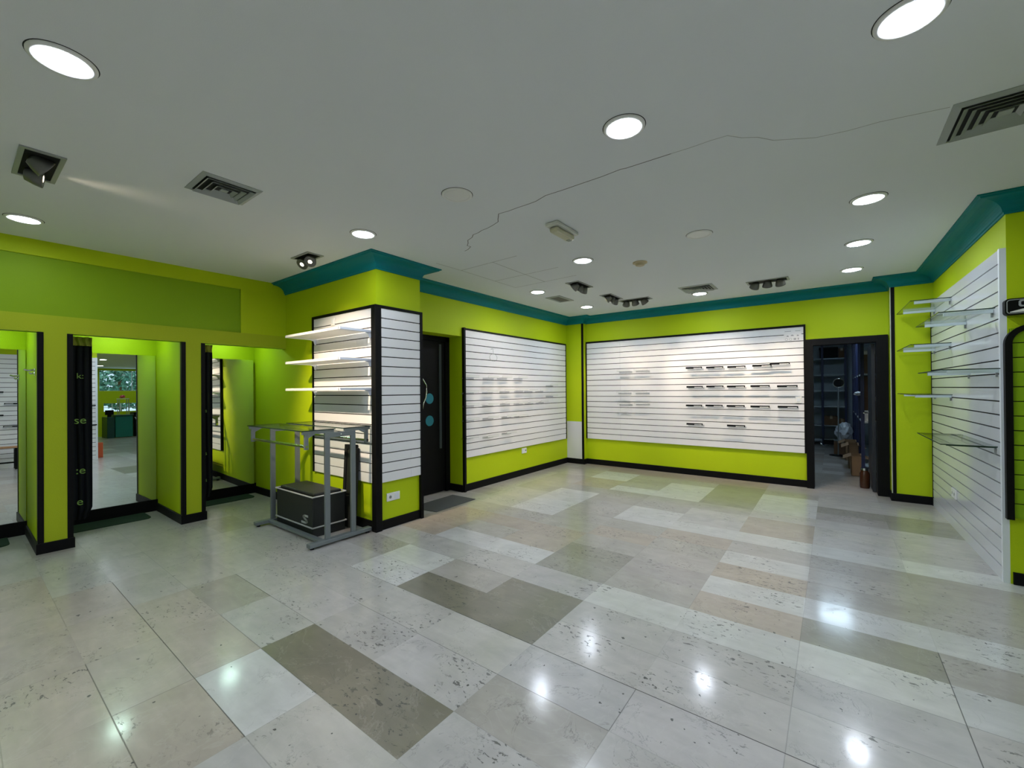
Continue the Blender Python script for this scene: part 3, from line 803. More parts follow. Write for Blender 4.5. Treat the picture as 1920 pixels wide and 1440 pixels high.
gimbal('twin spotlight fixture glowing warm beside the pillar cornice', -4.335, -4.01, 2.065, 2.235, 2, 'x', [(0.25, -0.75, -0.75), (0.55, -0.55, -0.75)], [spot_e, spot_e], [9, 9], 0.05)
gimbal('triple spotlight fixture nearest the panel joints in the ceiling', -2.69, -2.50, 4.69, 5.09, 3, 'y', [(-0.85, -0.1, -0.60), (-0.62, 0.05, -0.95), (-0.6, 0.3, -0.8)], [spot_dim]*3, [SPOT_W*0.8, SPOT_W*2.6, SPOT_W*0.8])
gimbal('triple spotlight fixture aimed along the door-side wall, left of a crosswise one', -2.66, -2.48, 5.61, 6.04, 3, 'y', [(-0.8, -0.35, -0.6), (-0.62, -0.1, -0.98), (-0.7, 0.4, -0.8)], [spot_dim]*3, [SPOT_W*1.0, SPOT_W*2.4, SPOT_W*1.2])
gimbal('crosswise triple spotlight fixture, left one of two along the back wall', -2.60, -2.14, 6.14, 6.33, 3, 'x', [(-0.5, 0.75, -1.0), (0.0, 0.75, -1.0), (0.5, 0.75, -1.0)], [spot_dim]*3, [SPOT_W*2.4, SPOT_W*2.6, SPOT_W*2.6])
gimbal('crosswise triple spotlight fixture, right one of two along the back wall', -0.875, -0.42, 6.10, 6.29, 3, 'x', [(-0.55, 0.75, -1.0), (-0.15, 0.75, -1.15), (0.1, 0.7, -0.95)], [spot_dim]*3, [SPOT_W*3.4, SPOT_W*3.4, SPOT_W*2.4])
for m_ in [m_ for m_ in bpy.data.materials if m_.name.startswith('lamp_shell_')]: bpy.data.materials.remove(m_)

# ------------------------------------------------------------------ acrylic shoe shelves with label strips
def shoe_shelf(kind):
    """local frame: x along the wall, -y out into the room, origin at the wall"""
    t = thing('shoe_shelf', 'clear acrylic shoe shelf', 'shelf')
    strip_m = black if kind == 'black' else white_pl
    W, D = 0.243, 0.105
    mb = MB().box(-W/2, W/2, -D, -0.002, -0.0155, -0.0125).box(-W/2, W/2, -0.004, -0.001, -0.040, -0.0125)
    mb.build('acrylic_plate', acryl, t)
    s = MB().box(-W/2, W/2, -D-0.004, -D, -0.0135, 0.0135).build('label_strip', strip_m, t)
    if kind == 'black':
        b = MB().box(-0.002, W/2-0.014, -D-0.0055, -D-0.004, -0.011, -0.003).build('printed_bar', white_pl); b.parent = s
    else:
        b = MB().box(-W/2, W/2, -D-0.0055, -D-0.004, -0.0135, -0.0095).build('grey_line', mat('grey_line', (0.48, 0.48, 0.49), 0.5) if 'grey_line' not in MATS else MATS['grey_line']); b.parent = s
        b = MB().box(-W/2, W/2, -D-0.0055, -D-0.004, 0.0095, 0.0135).build('grey_line', MATS['grey_line']); b.parent = s
    return t
cl = [(-1.754, 1.72, 'top row, first'), (-1.451, 1.716, 'top row, second'), (-1.152, 1.713, 'top row, third'), (-0.821, 1.718, 'top row, fourth'), (-0.601, 1.738, 'top row, rightmost and highest'),
 (-1.745, 1.419, 'second row, first'), (-1.451, 1.422, 'second row, second'), (-1.160, 1.419, 'second row, third'), (-0.847, 1.421, 'second row, fourth'), (-0.515, 1.416, 'second row, last'),
 (-1.757, 1.124, 'third row, first'), (-1.465, 1.128, 'third row, second'), (-1.168, 1.126, 'third row, third'), (-0.850, 1.124, 'third row, fourth'), (-0.510, 1.125, 'third row, last'),
 (-1.751, 0.831, 'bottom row, left'), (-1.165, 0.830, 'bottom row, right')]
DS = 7.22-0.028
proto = None
for x, z, lab in cl:
    L_ = 'black-labelled clear shelf on the back wall, counted from left: '+lab
    y = DS - (0.006 if lab.startswith('top row, rightmost') else 0)
    if proto is None: proto = shoe_shelf('black'); proto.location = (x, y, z); proto['label'] = L_
    else: dup(proto, (x, y, z), 0, L_)
    (proto)['group'] = 'black-labelled shelves on the back wall'
for y, z, lab in [(0.55, 1.585, 'top, seen in the left mirror'), (0.80, 1.345, 'second row, seen in the left mirror'), (0.55, 1.105, 'third row left, seen in the left mirror'), (1.01, 1.105, 'third row right, seen in the left mirror'), (0.785, 0.87, 'lowest, seen in the left mirror'), (1.93, 1.26, 'upper, seen in the middle mirror'), (1.95, 0.81, 'lower, seen in the middle mirror')]:
    dup(proto, (1.0-0.031, y, z), -PI/2, 'black-labelled shelf on the wall opposite, '+lab, 'black-labelled shelves on the wall opposite')
bl = [(4.318, 1.584), (4.755, 1.585), (5.078, 1.591), (5.491, 1.593), (4.312, 1.376), (4.734, 1.379), (5.138, 1.388), (5.505, 1.393), (5.782, 1.384), (6.104, 1.387), (4.318, 1.201), (4.741, 1.187), (5.146, 1.20), (5.491, 1.19), (5.798, 1.192), (6.120, 1.197), (4.315, 1.003), (4.744, 1.002), (5.181, 0.997), (5.505, 0.986), (4.300, 0.759), (4.740, 0.733), (5.183, 0.749), (6.436, 1.478), (6.433, 1.297)]
# white-labelled shelves: names by row and place
rows_b = [('top row', 0, 4), ('second row', 4, 10), ('third row', 10, 16), ('fourth row', 16, 20), ('bottom row', 20, 23)]
ordn = ['first from door', 'second from door', 'third from door', 'fourth from door', 'fifth from door', 'sixth from door']
labs = []
for nm, a, b in rows_b: labs += [nm+', '+ordn[i] for i in range(b-a)]
labs += ['upper of two near the column', 'lower of two near the column']
protow = None
for (y, z), lab in zip(bl, labs):
    L_ = 'white-labelled clear shelf on slatwall beside black door, '+lab
    p_ = (-4.06+0.029, y, z)
    if protow is None: protow = shoe_shelf('white'); protow.location = p_; protow.rotation_euler = (0, 0, PI/2); protow['label'] = L_; protow['group'] = 'white-labelled shelves beside the door'
    else: dup(protow, p_, PI/2, L_)
for x, z, lab in [(-2.92, 1.714, 'left one in the top row'), (-2.612, 1.719, 'right one in the top row'), (-2.937, 1.341, 'left one in the middle row'), (-2.62, 1.34, 'right one in the middle row'), (-2.919, 1.139, 'left one in the lowest row'), (-2.613, 1.15, 'right one in the lowest row')]:
    dup(protow, (x, DS, z), 0, 'white-labelled clear shelf added for a faint shadow mark on left of back wall, '+lab, 'shelves added for faint shadow marks on the back wall')  # shelves added in place of faint grey shadow and reflection marks

# wire hook on the panel beside the door
t = thing('wire_hook', 'thin wire hook ending in a ring on slatwall beside black door', 'hook', (-4.03, 4.82, 1.95))
mb = MB().tube([(-4.032, 4.82, 2.0), (-3.99, 4.82, 2.005), (-3.98, 4.82, 1.93)], 0.002, 6).tube([(-4.028, 4.82, 2.0), (-4.028, 4.93, 2.012)], 0.002, 6)
mb.build('wire', alu, t)
MB().tube([(-3.98, 4.82+0.085*math.cos(a*PI/12), 1.87+0.055*math.sin(a*PI/12)) for a in range(24)], 0.002, 6, closed=True).build('ring', alu, t)

# ------------------------------------------------------------------ paper notice, sockets, switches
def plate_socket(name, label, cat, F, a, z, wdt, hgt, d, holes, group=None):
    t = thing(name, label, cat, F(a, d, z), 0, group)
    MB().box(a-wdt/2, a+wdt/2, d, d+0.012, z-hgt/2, z+hgt/2, 0, F).build('cover_plate', white_pl, t, bevel=0.003)
    for kind, ha in holes:
        if kind == 'socket':
            mb = MB(); n = 20
            vs = [F(ha+0.022*math.cos(2*PI*i/n), d+0.0125, z+0.022*math.sin(2*PI*i/n)) for i in range(n)]
            vs += [F(ha+0.016*math.cos(2*PI*i/n), d+0.0135, z+0.016*math.sin(2*PI*i/n)) for i in range(n)]
            mb.add(vs, [tuple(range(n, 2*n))], 1); mb.add(vs, [(i, (i+1) % n, (i+1) % n+n, i+n) for i in range(n)], 0)
            mb.build('socket_well', [white_edge, mat('socket_grey', (0.20, 0.20, 0.19), 0.6) if 'socket_grey' not in MATS else MATS['socket_grey']], t)
        else:
            MB().box(ha-0.022, ha+0.022, d+0.012, d+0.016, z-0.024, z+0.024, 0, F).build('rocker', white_edge, t, bevel=0.002)
plate_socket('wall_socket', 'white double wall socket low on the pillar, towards the room', 'socket', F_pr, 2.752, 0.312, 0.160, 0.082, 0.0, [('socket', 2.712), ('rocker', 2.79)])
plate_socket('wall_socket', 'white wall socket beneath the slatwall beside black door', 'socket', F_b, 5.68, 0.398, 0.13, 0.085, 0.0, [('rocker', 5.655), ('socket', 5.715)])
plate_socket('wall_socket', 'white wall socket set low in the tall right slatwall', 'socket', F_d, 5.90, 0.352, 0.16, 0.09, 0.0305, [('socket', 5.94), ('socket', 5.86)])
plate_socket('wall_switch', 'white switch box at right end of the back slatwall', 'switch', F_c, -0.39, 1.222, 0.075, 0.09, 0.030, [('rocker', -0.39)])
plate_socket('wall_switch', 'small white switch plate at top of the shelved pillar slatwall', 'switch', F_pl, -4.36, 2.157, 0.065, 0.085, 0.029, [('rocker', -4.36)])
t = thing('paper_notice', 'white notice with small grey pictograms at top right of back slatwall', 'notice', F_c(-0.452, 0.029, 2.135))
MB().box(-0.556, -0.348, 0.029, 0.031, 2.055, 2.215, 0, F_c).build('sheet', mat('paper', (0.78, 0.77, 0.78), 0.7), t)
mb = MB()
g = 0.0315
for i, a in enumerate((-0.525, -0.475, -0.425, -0.385)):
    if i in (0, 1):
        p = [F_c(a+0.016*math.cos(k*PI/8), g, 2.080+0.016*math.sin(k*PI/8)) for k in range(16)]; mb.tube(p, 0.0022, 5, closed=True)
    elif i == 2: mb.box(a-0.016, a+0.016, 0.031, 0.032, 2.066, 2.094, 0, F_c)
    else: mb.box(a-0.007, a+0.007, 0.031, 0.032, 2.068, 2.096, 0, F_c)
for a, wd_, zz in ((-0.51, 0.030, 2.125), (-0.455, 0.040, 2.133), (-0.39, 0.028, 2.128)):
    mb.prism([(a-wd_/2, zz-0.008), (a+wd_/2, zz-0.008), (a+wd_*0.2, zz+0.010), (a-wd_*0.25, zz+0.010)], 0.031, 0.032, lambda x, z, d: F_c(x, d, z))
for a0, a1, zz in ((-0.545, -0.47, 2.19), (-0.42, -0.36, 2.19)): mb.box(a0, a1, 0.031, 0.032, zz, zz+0.008, 0, F_c)
mb.build('pictograms', mat('print_grey', (0.36, 0.36, 0.38), 0.7), t)

# ------------------------------------------------------------------ sign over the green slatwall
t = thing('shop_sign', 'rounded black sign with grey outline above the green slatwall', 'sign', F_e(1.4, 0, 1.95))
def rrect(x0, x1, z0, z1, r, n=6):
    p = []
    for cx, cz, a0 in ((x1-r, z1-r, 0), (x0+r, z1-r, 90), (x0+r, z0+r, 180), (x1-r, z0+r, 270)):
        p += [(cx+r*math.cos(R(a0+90*i/n)), cz+r*math.sin(R(a0+90*i/n))) for i in range(n+1)]
    return p
fE = lambda a, z, d: F_e(a, d, z)
MB().prism(rrect(0.966, 1.75, 1.893, 2.006, 0.022), 0.001, 0.055, fE).build('plate', black, t)
mb = MB(); A = rrect(0.974, 1.742, 1.901, 1.998, 0.018); B_ = rrect(0.978, 1.738, 1.905, 1.994, 0.015)
for i in range(len(A)): mb.prism([A[i], A[(i+1) % len(A)], B_[(i+1) % len(A)], B_[i]], 0.055, 0.057, fE)
mb.build('outline', logo_grey, t)
mb = MB()
go, gi = rrect(1.030, 1.085, 1.945, 1.992, 0.014), rrect(1.041, 1.074, 1.955, 1.982, 0.008)
for i in range(len(go)):
    if i in (27, 0, 1): continue
    mb.prism([go[i], go[(i+1) % len(go)], gi[(i+1) % len(go)], gi[i]], 0.055, 0.058, fE)
mb.box(1.058, 1.085, 0.055, 0.058, 1.962, 1.970, 0, F_e)
mb.build('letter', logo_grey, t)
MB().prism([(0.990, 1.909), (1.03, 1.909), (1.10, 1.911), (1.10, 1.935), (1.05, 1.930), (1.012, 1.920), (0.990, 1.914)], 0.055, 0.057, fE).build('swoosh', white_pl, t)

# ------------------------------------------------------------------ white shelves on the pillar
def white_shelf():
    """local frame: x along, -y out, origin on the panel face at the middle of the rear edge"""
    t = thing('white_shelf', 'white shelf', 'shelf')
    MB().box(-0.475, 0.495, -0.335, -0.045, -0.010, 0.010).build('board', white_pl, t, bevel=0.003)
    for x in (-0.515, 0.535):
        mb = MB().box(x-0.012, x+0.012, -0.34, 0.0, -0.012, 0.012)
        p = [(-0.001, 0.012), (-0.12, 0.0), (-0.03, -0.025), (-0.018, -0.065), (-0.001, -0.065)]
        mb.prism(p, x-0.006, x+0.006, lambda a, z, d: (d, a, z))
        mb.build('bracket', mat('bracket_white', (0.66, 0.70, 0.80), 0.4) if 'bracket_white' not in MATS else MATS['bracket_white'], t, bevel=0.002)
    MB().box(-0.50, 0.52, -0.345, -0.33, -0.013, 0.013).build('front_rail', white_pl, t, bevel=0.002)
    return t
ws = white_shelf(); ws.location = (-4.215, 2.565-0.029, 1.992); ws['label'] = 'topmost of three white shelves on the pillar slatwall'; ws['group'] = 'white shelves on the pillar'
dup(ws, (-4.215, 2.565-0.029, 1.706), None, 'middle one of three white shelves on the pillar slatwall')
dup(ws, (-4.215, 2.565-0.029, 1.418), None, 'lowest of three white shelves on the pillar slatwall')

# ------------------------------------------------------------------ glass shelves on the right wall
def glass_shelf(brackets=True, kind='white'):
    """local: x along wall (+Y in the room), y towards the wall is +, -y out; glass 1.0 x 0.30"""
    t = thing('glass_shelf', 'glass shelf', 'shelf')
    MB().box(0.0, 1.0, -0.30, -0.004, -0.003, 0.003).build('glass_plate', glass, t)
    # polished dark edges
    MB().box(0.0, 1.0, -0.3025, -0.300, -0.0035, 0.0035).box(-0.0025, 0.0, -0.3025, -0.004, -0.0035, 0.0035).box(1.0, 1.0025, -0.3025, -0.004, -0.0035, 0.0035).build('polished_edge', glass_edge, t)
    for x in ((0.20, 0.94) if kind == 'white' else (0.03, 0.96)):
        wd_ = 0.013 if kind == 'white' else 0.006
        b = MB().box(x-wd_, x+wd_, -0.265, -0.002, -0.028 if kind == 'white' else -0.012, -0.0035).build('bracket_arm', MATS['bracket_clear'] if kind == 'white' else glass_edge, t)
        p = MB().box(x-0.014, x-0.010, -0.012, 0.0, -0.06, 0.004).build('hook_plate', alu); p.parent = b
    return t
mat('bracket_clear', (0.66, 0.74, 0.78), 0.2, spec=0.6)
rzD = -PI/2+0.0150
gs = glass_shelf(); gs2 = glass_shelf(kind='bare')
def placeD(src, first, y, z, lab):
    p = F_d(y, 0.0305, z)
    o = src if first else dup(src, p)
    o.location = p
    o.rotation_euler = (0, 0, rzD); o['label'] = lab; o['group'] = 'glass shelves on the right wall'
    return o

placeD(gs, True, 6.905, 2.268, 'topmost glass shelf on the right slatwall, nearer the storeroom')
placeD(gs, False, 5.615, 1.968, 'glass shelf second from top on the right slatwall, nearer the camera')
placeD(gs, False, 6.931, 1.825, 'glass shelf third from top on the right slatwall, nearer the storeroom')
placeD(gs, False, 5.52, 1.522, 'glass shelf with a bold dark edge, fourth from top on the right slatwall')
placeD(gs, False, 6.92, 1.313, 'glass shelf fifth from top on the right slatwall, nearer the storeroom')
placeD(gs2, True, 5.60, 0.952, 'lowest glass shelf on the right slatwall, on thin bare brackets')

# ------------------------------------------------------------------ garment display stand with glass top
t = thing('display_stand', 'grey steel display stand with glass tops and chrome hanging rails beside pillar', 'display stand', (-4.23, 2.2, 0))
XL, XR = -4.77, -3.69
for X in (XL, XR):
    MB().box(X-0.032, X+0.032, 1.895, 2.520, 0.018, 0.052).build('foot', steel, t, bevel=0.003)
    fo = t.children[-1]
    for Y in (1.93, 2.49):
        sub(MB().lathe([(0.018, 0), (0.018, 0.018)], 14, (X, Y, 0)), 'glide', blackm, fo)
    for Y in (2.075, 2.335):
        MB().box(X-0.012, X+0.012, Y-0.024, Y+0.024, 0.052, 0.975).build('post', steel, t, bevel=0.002)
    MB().box(X-0.012, X+0.012, 2.051, 2.359, 0.975, 1.020).build('top_bar', steel, t, bevel=0.002)
    for y0, y1 in ((1.845, 2.14), (2.245, 2.520)):
        mb = MB().box(X-0.010, X+0.010, y0, y1, 1.018, 1.044)
        ye = y0 if y0 < 2 else y1
        s_ = 1 if y0 < 2 else -1
        mb.box(X-0.010, X+0.010, min(ye+s_*0.02, ye+s_*0.055), max(ye+s_*0.02, ye+s_*0.055), 0.885, 1.02)
        p = [(ye+s_*0.055, 1.018), (ye+s_*0.12, 1.018), (ye+s_*0.055, 0.985)]
        mb.prism(p, X-0.010, X+0.010, lambda a, z, d: (d, a, z))
        mb.build('bracket', steel, t, bevel=0.0015)
    tag_bolt = sub(MB().lathe([(0.008, 0), (0.008, 0.006)], 12, (X+(0.012 if X > -4 else -0.018), 2.205, 0.998), 0, Matrix.Rotation(R(90), 3, 'Y')), 'bolt', chrome, [c for c in t.children if c.name.startswith('top_bar')][-1])
MB().box(XL+0.03, XR-0.03, 2.015, 2.060, 0.022, 0.048).build('cross_rail', steel, t, bevel=0.002)
MB().box(XL+0.012, XR-0.012, 2.195, 2.215, 0.985, 1.012).build('upper_rail', steel, t, bevel=0.002)
for y in (1.882, 2.488):
    MB().tube([(XL-0.012, y, 0.912), (XR+0.014, y, 0.912)], 0.013, 14).build('hanging_rail', chrome, t)
for y0, y1 in ((1.838, 2.147), (2.225, 2.524)):
    g = MB().box(XL-0.02, XR+0.02, y0, y1, 1.046, 1.054).build('glass_top', glass, t)
    e = 0.0012
    sub(MB().box(XL-0.02-e, XR+0.02+e, y0-e, y0, 1.0455, 1.0545).box(XL-0.02-e, XR+0.02+e, y1, y1+e, 1.0455, 1.0545).box(XL-0.02-e, XL-0.02, y0, y1, 1.0455, 1.0545).box(XR+0.02, XR+0.02+e, y0, y1, 1.0455, 1.0545), 'polished_edge', glass_edge, g)

# ------------------------------------------------------------------ black fitting bench with grey piping
t = thing('fitting_bench', 'black padded box bench with grey piping and letter emblem under display stand', 'bench', (-4.33, 2.25, 0))
bx0, bx1, by0, by1 = -4.705, -3.955, 2.075, 2.425
MB().box(bx0+0.006, bx1-0.006, by0+0.006, by1-0.006, 0.0, 0.380).build('body', leatherette, t, bevel=0.008)
MB().box(bx0+0.03, bx1-0.03, by0+0.03, by1-0.03, 0.380, 0.412).build('seat_cushion', leatherette, t, bevel=0.014)
def loop(z): return [(bx0, by0, z), (bx1, by0, z), (bx1, by1, z), (bx0, by1, z)]
for z in (0.386, 0.094):
    mb = MB()
    l = loop(z)
    for i in range(4): mb.tube([l[i], l[(i+1) % 4]], 0.0075, 8)
    mb.build('piping', piping, t)
# emblem: slanted S drawn with two bent strokes
def fB(x, z, d): return (x, by0+0.006-d, z)
mb = MB()
cx, cz, k = -4.115, 0.155, 0.052
def stroke(pts, wd):
    for i in range(len(pts)-1):
        a, b = Vector(pts[i]), Vector(pts[i+1]); d = (b-a).normalized(); n_ = Vector((-d.y, d.x))*wd/2; a = a-d*wd*0.25; b = b+d*wd*0.25
        mb.prism([tuple(a+n_), tuple(b+n_), tuple(b-n_), tuple(a-n_)], 0.0, 0.003, fB)
S1 = [(1.25, 0.92), (0.0, 0.92), (-0.50, 0.62), (-0.15, 0.30), (0.75, -0.10), (0.95, -0.50), (0.45, -0.78), (-1.05, -0.78)]
stroke([(cx+k*x, cz+k*0.75*y) for x, y in S1], 0.020)
mb.build('emblem', logo_grey, t)

# narrow board leaning behind the stand
t = thing('leaning_board', 'narrow dark framed board leaning on pillar slatwall behind stand', 'board', (-4.0, 2.47, 0))
LB = Matrix.Translation((0, 0, 0)) @ Matrix.Rotation(R(-4.5), 4, 'X') @ Matrix.Rotation(R(-2.2), 4, 'Y')
def lb(x, y, z): return tuple((LB @ Vector((x, y, z))) + Vector((-3.945, 2.452, 0.012)))
MB().box(-0.115, -0.075, -0.02, 0.012, 0, 0.835, 0, lb).box(0.075, 0.105, -0.02, 0.012, 0, 0.80, 0, lb).box(-0.075, 0.075, -0.02, 0.012, 0.79, 0.835, 0, lb).build('frame', blackm, t)
MB().box(-0.075, 0.075, -0.008, 0.010, 0.0, 0.79, 0, lb).build('panel', mat('dark_panel', (0.022, 0.024, 0.020), 0.3), t)

# ------------------------------------------------------------------ storeroom contents
storelamp = thing('storeroom_fill_lamp', 'unseen dim ceiling lamp added inside the storeroom', 'lamp', (0.0, 9.6, ZC))  # unseen lamp, put in to give the storeroom its dim cool light
MB().box(-0.25, 0.25, 9.3, 9.9, ZC-0.03, ZC).build('housing', white_pl, storelamp)
MB().box(-0.22, 0.22, 9.33, 9.87, ZC-0.034, ZC-0.030).build('diffuser', store_e, storelamp)
def rack(label, x0, x1, y0, y1, zs, h, posts):
    t = thing('storage_rack', label, 'storage rack', ((x0+x1)/2, (y0+y1)/2, 0))
    for (px, py) in posts:
        MB().box(px-0.022, px+0.022, py-0.022, py+0.022, 0, h).build('post', bluem, t)
    for z in zs:
        MB().box(x0, x1, y0, y1, z-0.022, z).build('shelf_board', shelfw, t)
    return t
rack('pale shelf rack on blue posts at the far end of the storeroom', -1.05, 0.25, 12.60, 13.0, (0.13, 0.487, 0.942, 1.318, 1.694, 2.085), 2.45, [(-1.03, 12.62), (-0.205, 12.62), (0.235, 12.62), (-1.03, 12.98), (-0.205, 12.98), (0.235, 12.98)])
rack('blue shelf rack along the right side of the storeroom', 0.35, 0.95, 8.52, 12.2, (0.11, 0.86, 1.60, 2.30), 2.45, [(0.36, 8.54), (0.36, 9.35), (0.36, 10.2), (0.36, 11.2), (0.36, 12.18), (0.93, 8.54), (0.93, 10.2), (0.93, 12.18)])
def carton(label, x0, x1, y0, y1, z0, z1, m=card, rot=0.0, openbox=False, nm='cardboard_box', cat='box'):
    t = thing(nm, label, cat, ((x0+x1)/2, (y0+y1)/2, z0), rot)
    a, b, h = (x1-x0)/2, (y1-y0)/2, z1-z0
    mb = MB()
    if openbox:
        e = 0.006
        mb.box(-a, a, -b, -b+e, 0, h).box(-a, a, b-e, b, 0, h).box(-a, -a+e, -b, b, 0, h).box(a-e, a, -b, b, 0, h).box(-a, a, -b, b, 0, e)
    else: mb.box(-a, a, -b, b, 0, h)
    o = mb.build('body', m, None); o.parent = t
    if openbox:
        for s in (-1, 1):
            mb = MB().prism([(s*a, h), (s*(a+0.10), h-0.05), (s*(a+0.10), h-0.045), (s*a, h+0.005)], -b, b, lambda x, z, y: (x, y, z))
            o = mb.build('flap', m, None); o.parent = t
    else:
        o = MB().box(-0.025, 0.025, -b-0.0008, b+0.0008, h-0.06, h+0.0008).build('tape', mat('tape', (0.32, 0.24, 0.15), 0.3) if 'tape' not in MATS else MATS['tape'], None); o.parent = t
    return t
t = thing('storage_crate', 'black crate on the top shelf at the end of the storeroom', 'crate', (-0.08, 12.75, 2.085))
MB().box(-0.252, 0.092, 12.62, 12.98, 2.087, 2.30).build('body', blackm, t, bevel=0.01)
MB().box(-0.265, 0.10, 12.61, 12.99, 2.30, 2.345).build('rim', black, t, bevel=0.006)
carton('plain cardboard box beside the black crate on the top shelf', 0.105, 0.23, 12.62, 12.95, 2.087, 2.31, cardd)
carton('brown cardboard box on the low shelf at the end of the storeroom', -0.18, 0.09, 12.63, 12.95, 0.489, 0.70, cardd)
carton('flat brown cardboard box on the low shelf beside another box', 0.10, 0.22, 12.63, 12.95, 0.489, 0.64, cardd)
# round disc on a pole
t = thing('pole_mirror', 'round black disc on a thin grey pole in the storeroom', 'stand mirror', (0.085, 10.9, 0))
MB().lathe([(0.0, -0.02), (0.082, -0.02), (0.090, 0.0), (0.082, 0.018), (0.0, 0.018)], 32, (0.088, 10.9, 1.478), 0, Matrix.Rotation(R(90), 3, 'X')).build('disc', black, t)
MB().tube([(0.088+0.088*math.cos(k*PI/16), 10.89, 1.478+0.088*math.sin(k*PI/16)) for k in range(32)], 0.006, 6, closed=True).build('rim', chrome, t)
MB().tube([(0.07, 10.9, 0.02), (0.085, 10.9, 1.39)], 0.012).build('pole', steel, t)
MB().lathe([(0.15, 0.0), (0.15, 0.012), (0.03, 0.022)], 24, (0.07, 10.9, 0)).build('base', blackm, t)
# things on the side rack
carton('tan cardboard box on the upper shelf at the near end of the side rack', 0.382, 0.60, 8.60, 8.95, 1.602, 1.90, card)
carton('dark brown cardboard box in the middle bay at the near end of the side rack', 0.385, 0.62, 8.62, 9.0, 0.862, 1.24, cardd)
carton('dark brown box stacked upon another in the middle bay of the side rack', 0.385, 0.62, 8.62, 9.0, 1.242, 1.565, cardd)
carton('tall white box on the upper shelf, farther along the side rack', 0.385, 0.62, 9.05, 9.30, 1.602, 1.98, white_pl, nm='white_box')
carton('tall cream box on the upper shelf of the side rack, behind a white one', 0.385, 0.62, 9.42, 9.9, 1.602, 2.02, mat('cream_card', (0.50, 0.46, 0.40), 0.7), nm='white_box')
mb = MB().box(0.36, 0.55, 8.545, 8.605, 0.862, 0.866).box(0.365, 0.54, 8.55, 8.60, 0.866, 0.875)
t = thing('paper_stack', 'white papers on the middle shelf of the side rack', 'papers', (0.42, 8.58, 0.86))
MB().box(0.375, 0.46, 8.560, 8.585, 0.875, 1.03).build('card_sheet', white_pl, t)
mb.build('loose_sheets', white_pl, t)
def crumple(label, c, r, m, seed, cat='bag', nm='plastic_bag'):
    rnd = random.Random(seed)
    bm = bmesh.new(); bmesh.ops.create_icosphere(bm, subdivisions=3, radius=1)
    from mathutils import noise as nz
    for v in bm.verts:
        n_ = v.co.normalized()
        f = 1+0.35*nz.noise(n_*2.1+Vector((seed, 0, 0)))+0.16*nz.noise(n_*6+Vector((0, seed, 0)))
        v.co = Vector((n_.x*r[0]*f, n_.y*r[1]*f, n_.z*r[2]*f))
    me = bpy.data.meshes.new(nm); bm.to_mesh(me); bm.free()
    me.materials.append(m)
    for p in me.polygons: p.use_smooth = False
    o = bpy.data.objects.new(nm, me); C.objects.link(o); o.location = c
    return tag(o, label, cat)
bagw = mat('bag_white', (0.50, 0.54, 0.60), 0.3)
crumple('crumpled translucent plastic bag on a carton beside the side rack', (0.165, 11.28, 0.46), (0.15, 0.16, 0.19), bagw, 3)
crumple('small crumpled white bag sticking out of the side rack', (0.335, 9.1, 1.285), (0.06, 0.10, 0.035), bagw, 9)
carton('dark brown carton under the crumpled plastic bag', 0.0, 0.30, 11.1, 11.5, 0.0, 0.235, cardd)
carton('open cardboard carton on the floor along the side rack, farthest', 0.17, 0.335, 10.3, 10.75, 0.0, 0.36, card, 0.0, True)
carton('open cardboard carton on the floor along the side rack, middle', 0.20, 0.335, 9.3, 9.8, 0.0, 0.40, card, 0.0, True)
carton('open cardboard carton on the floor along the side rack, nearest', 0.215, 0.345, 8.55, 8.95, 0.0, 0.31, card, 0.0, True)
t = thing('jar', 'amber jar with a metal lid on the floor inside the storeroom doorway', 'jar', (0.33, 7.62, 0))
MB().lathe([(0.0, 0.002), (0.052, 0.002), (0.056, 0.03), (0.056, 0.20), (0.040, 0.235), (0.040, 0.25)], 24, (0.335, 7.62, 0)).build('body', amber, t)
MB().lathe([(0.043, 0.245), (0.043, 0.275), (0.0, 0.277)], 24, (0.335, 7.62, 0)).build('lid', chrome, t)
t = thing('folded_chair', 'folded chrome-framed chair lying at the end of the storeroom', 'chair', (-0.10, 12.3, 0))
MB().tube([(0.02, 12.35, 0.03), (-0.20, 12.3, 0.03), (-0.245, 12.3, 0.07), (-0.26, 12.32, 0.20), (0.0, 12.35, 0.20)], 0.012).build('frame', chrome, t)
MB().box(-0.20, 0.0, 12.31, 12.36, 0.06, 0.17).build('seat', blackm, t, bevel=0.01)

# ------------------------------------------------------------------ seen in the mirrors: bench, counter, showcase, trees
t = thing('waiting_bench', 'wooden bench on black legs before the opposite slatwall', 'bench', (0.62, 0.1, 0))
MB().box(0.48, 0.78, -1.0, 0.95, 0.435, 0.465).build('seat', wood, t, bevel=0.004)
for y in (-0.92, 0.80):
    mb = MB().box(0.50, 0.535, y, y+0.035, 0, 0.435).box(0.725, 0.76, y, y+0.035, 0, 0.435).box(0.535, 0.725, y, y+0.035, 0.40, 0.435)
    mb.build('leg_frame', black, t)
MB().box(0.61, 0.64, -0.885, 0.80, 0.12, 0.15).build('stretcher', black, t)
tag(MB().box(1.30, 1.42, 2.10, 2.24, 0.0, 0.36).build('floor_block', orange, origin=(1.36, 2.17, 0), bevel=0.004), 'orange block at the end of the opposite wall, seen in mirror', 'block')
t = thing('shop_counter', 'teal shop counter far across the shop, seen in mirror', 'counter', (9.2, 4.1, 0))
MB().box(8.95, 9.6, 3.80, 4.30, 0.02, 0.83).build('front_unit', counterm, t, bevel=0.01)
MB().box(8.90, 9.65, 3.78, 4.32, 0.83, 0.87).build('worktop', counterd, t, bevel=0.006)
MB().box(8.98, 9.9, 3.57, 3.78, 0.0, 0.80).build('side_unit', counterd, t, bevel=0.01)
t = thing('display_showcase', 'small glass showcase standing on the teal counter, seen in mirror', 'showcase', (9.2, 4.05, 0.87))
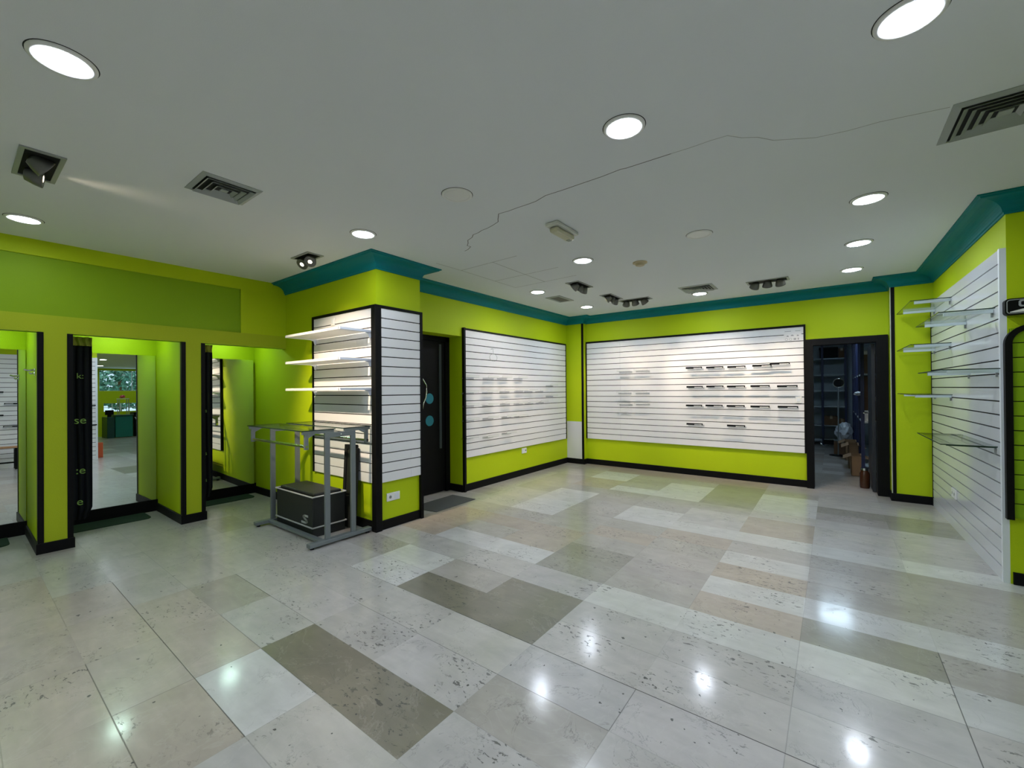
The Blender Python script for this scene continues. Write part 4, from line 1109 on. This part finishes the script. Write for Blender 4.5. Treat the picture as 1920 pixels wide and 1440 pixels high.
for x in (9.05, 9.35):
    for y in (3.93, 4.20): MB().box(x-0.01, x+0.01, y-0.01, y+0.01, 0.872, 1.48).build('post', alu, t)
MB().box(9.03, 9.37, 3.91, 4.22, 1.48, 1.50).build('top', white_pl, t)
MB().box(9.05, 9.35, 3.93, 4.20, 1.15, 1.156).build('glass_shelf', glass, t)
crumple('dark red object on top of the glass showcase, seen in mirror', (9.2, 4.05, 1.575), (0.09, 0.08, 0.06), red, 5, 'ornament', 'ornament')
t = thing('desktop_computer', 'black screen on the counter side unit, seen in mirror', 'computer', (9.3, 3.68, 0.80))
MB().box(9.22, 9.27, 3.56, 3.80, 0.88, 1.06).build('screen', black, t)
MB().box(9.20, 9.34, 3.63, 3.73, 0.802, 0.88).build('stand', black, t)
tag(MB().box(9.3, 9.9, 4.40, 5.2, 0.0, 0.95).build('cabinet', black, origin=(9.6, 4.8, 0), bevel=0.01), 'black cabinet right of the counter, seen in mirror', 'cabinet')
rnd = random.Random(4)
TREES = [(14.4, 2.7), (14.4, 4.9), (14.4, 7.1), (16.8, 3.8), (16.8, 6.0), (16.8, 8.2)]
for i, (tx, ty) in enumerate(TREES):
    t = thing('street_tree', 'leafy green tree outside the far window', 'tree', (tx, ty, -0.3), 0, 'trees outside the far window')
    MB().tube([t.location+Vector((0, 0, 0)), t.location+Vector((0.05, 0.05, 1.6)), t.location+Vector((0, 0, 2.8))], 0.07, 8).build('trunk', cardd, t)
    mb = MB()
    for k in range(520):
        a = rnd.uniform(0, 2*PI); h = rnd.uniform(-1.2, 1.2); rr_ = math.sqrt(max(0, 1.45-h*h))*rnd.uniform(0.55, 1)
        c = t.location+Vector((rr_*math.cos(a)*0.9, rr_*math.sin(a)*0.86, 2.6+h))
        u = Vector((rnd.uniform(-1, 1), rnd.uniform(-1, 1), rnd.uniform(-1, 1))).normalized()*0.15
        v = u.orthogonal().normalized()*0.10
        mb.add([c-u, c+v, c+u, c-v], [(0, 1, 2, 3)])
    mb.build('crown', foliage, t, recalc=False)
sun = bpy.data.lights.new('sun', 'SUN'); sun.energy = 3.0; sun.angle = R(1.5)
so = bpy.data.objects.new('sun', sun); C.objects.link(so); so.rotation_euler = (R(28), R(12), 0)
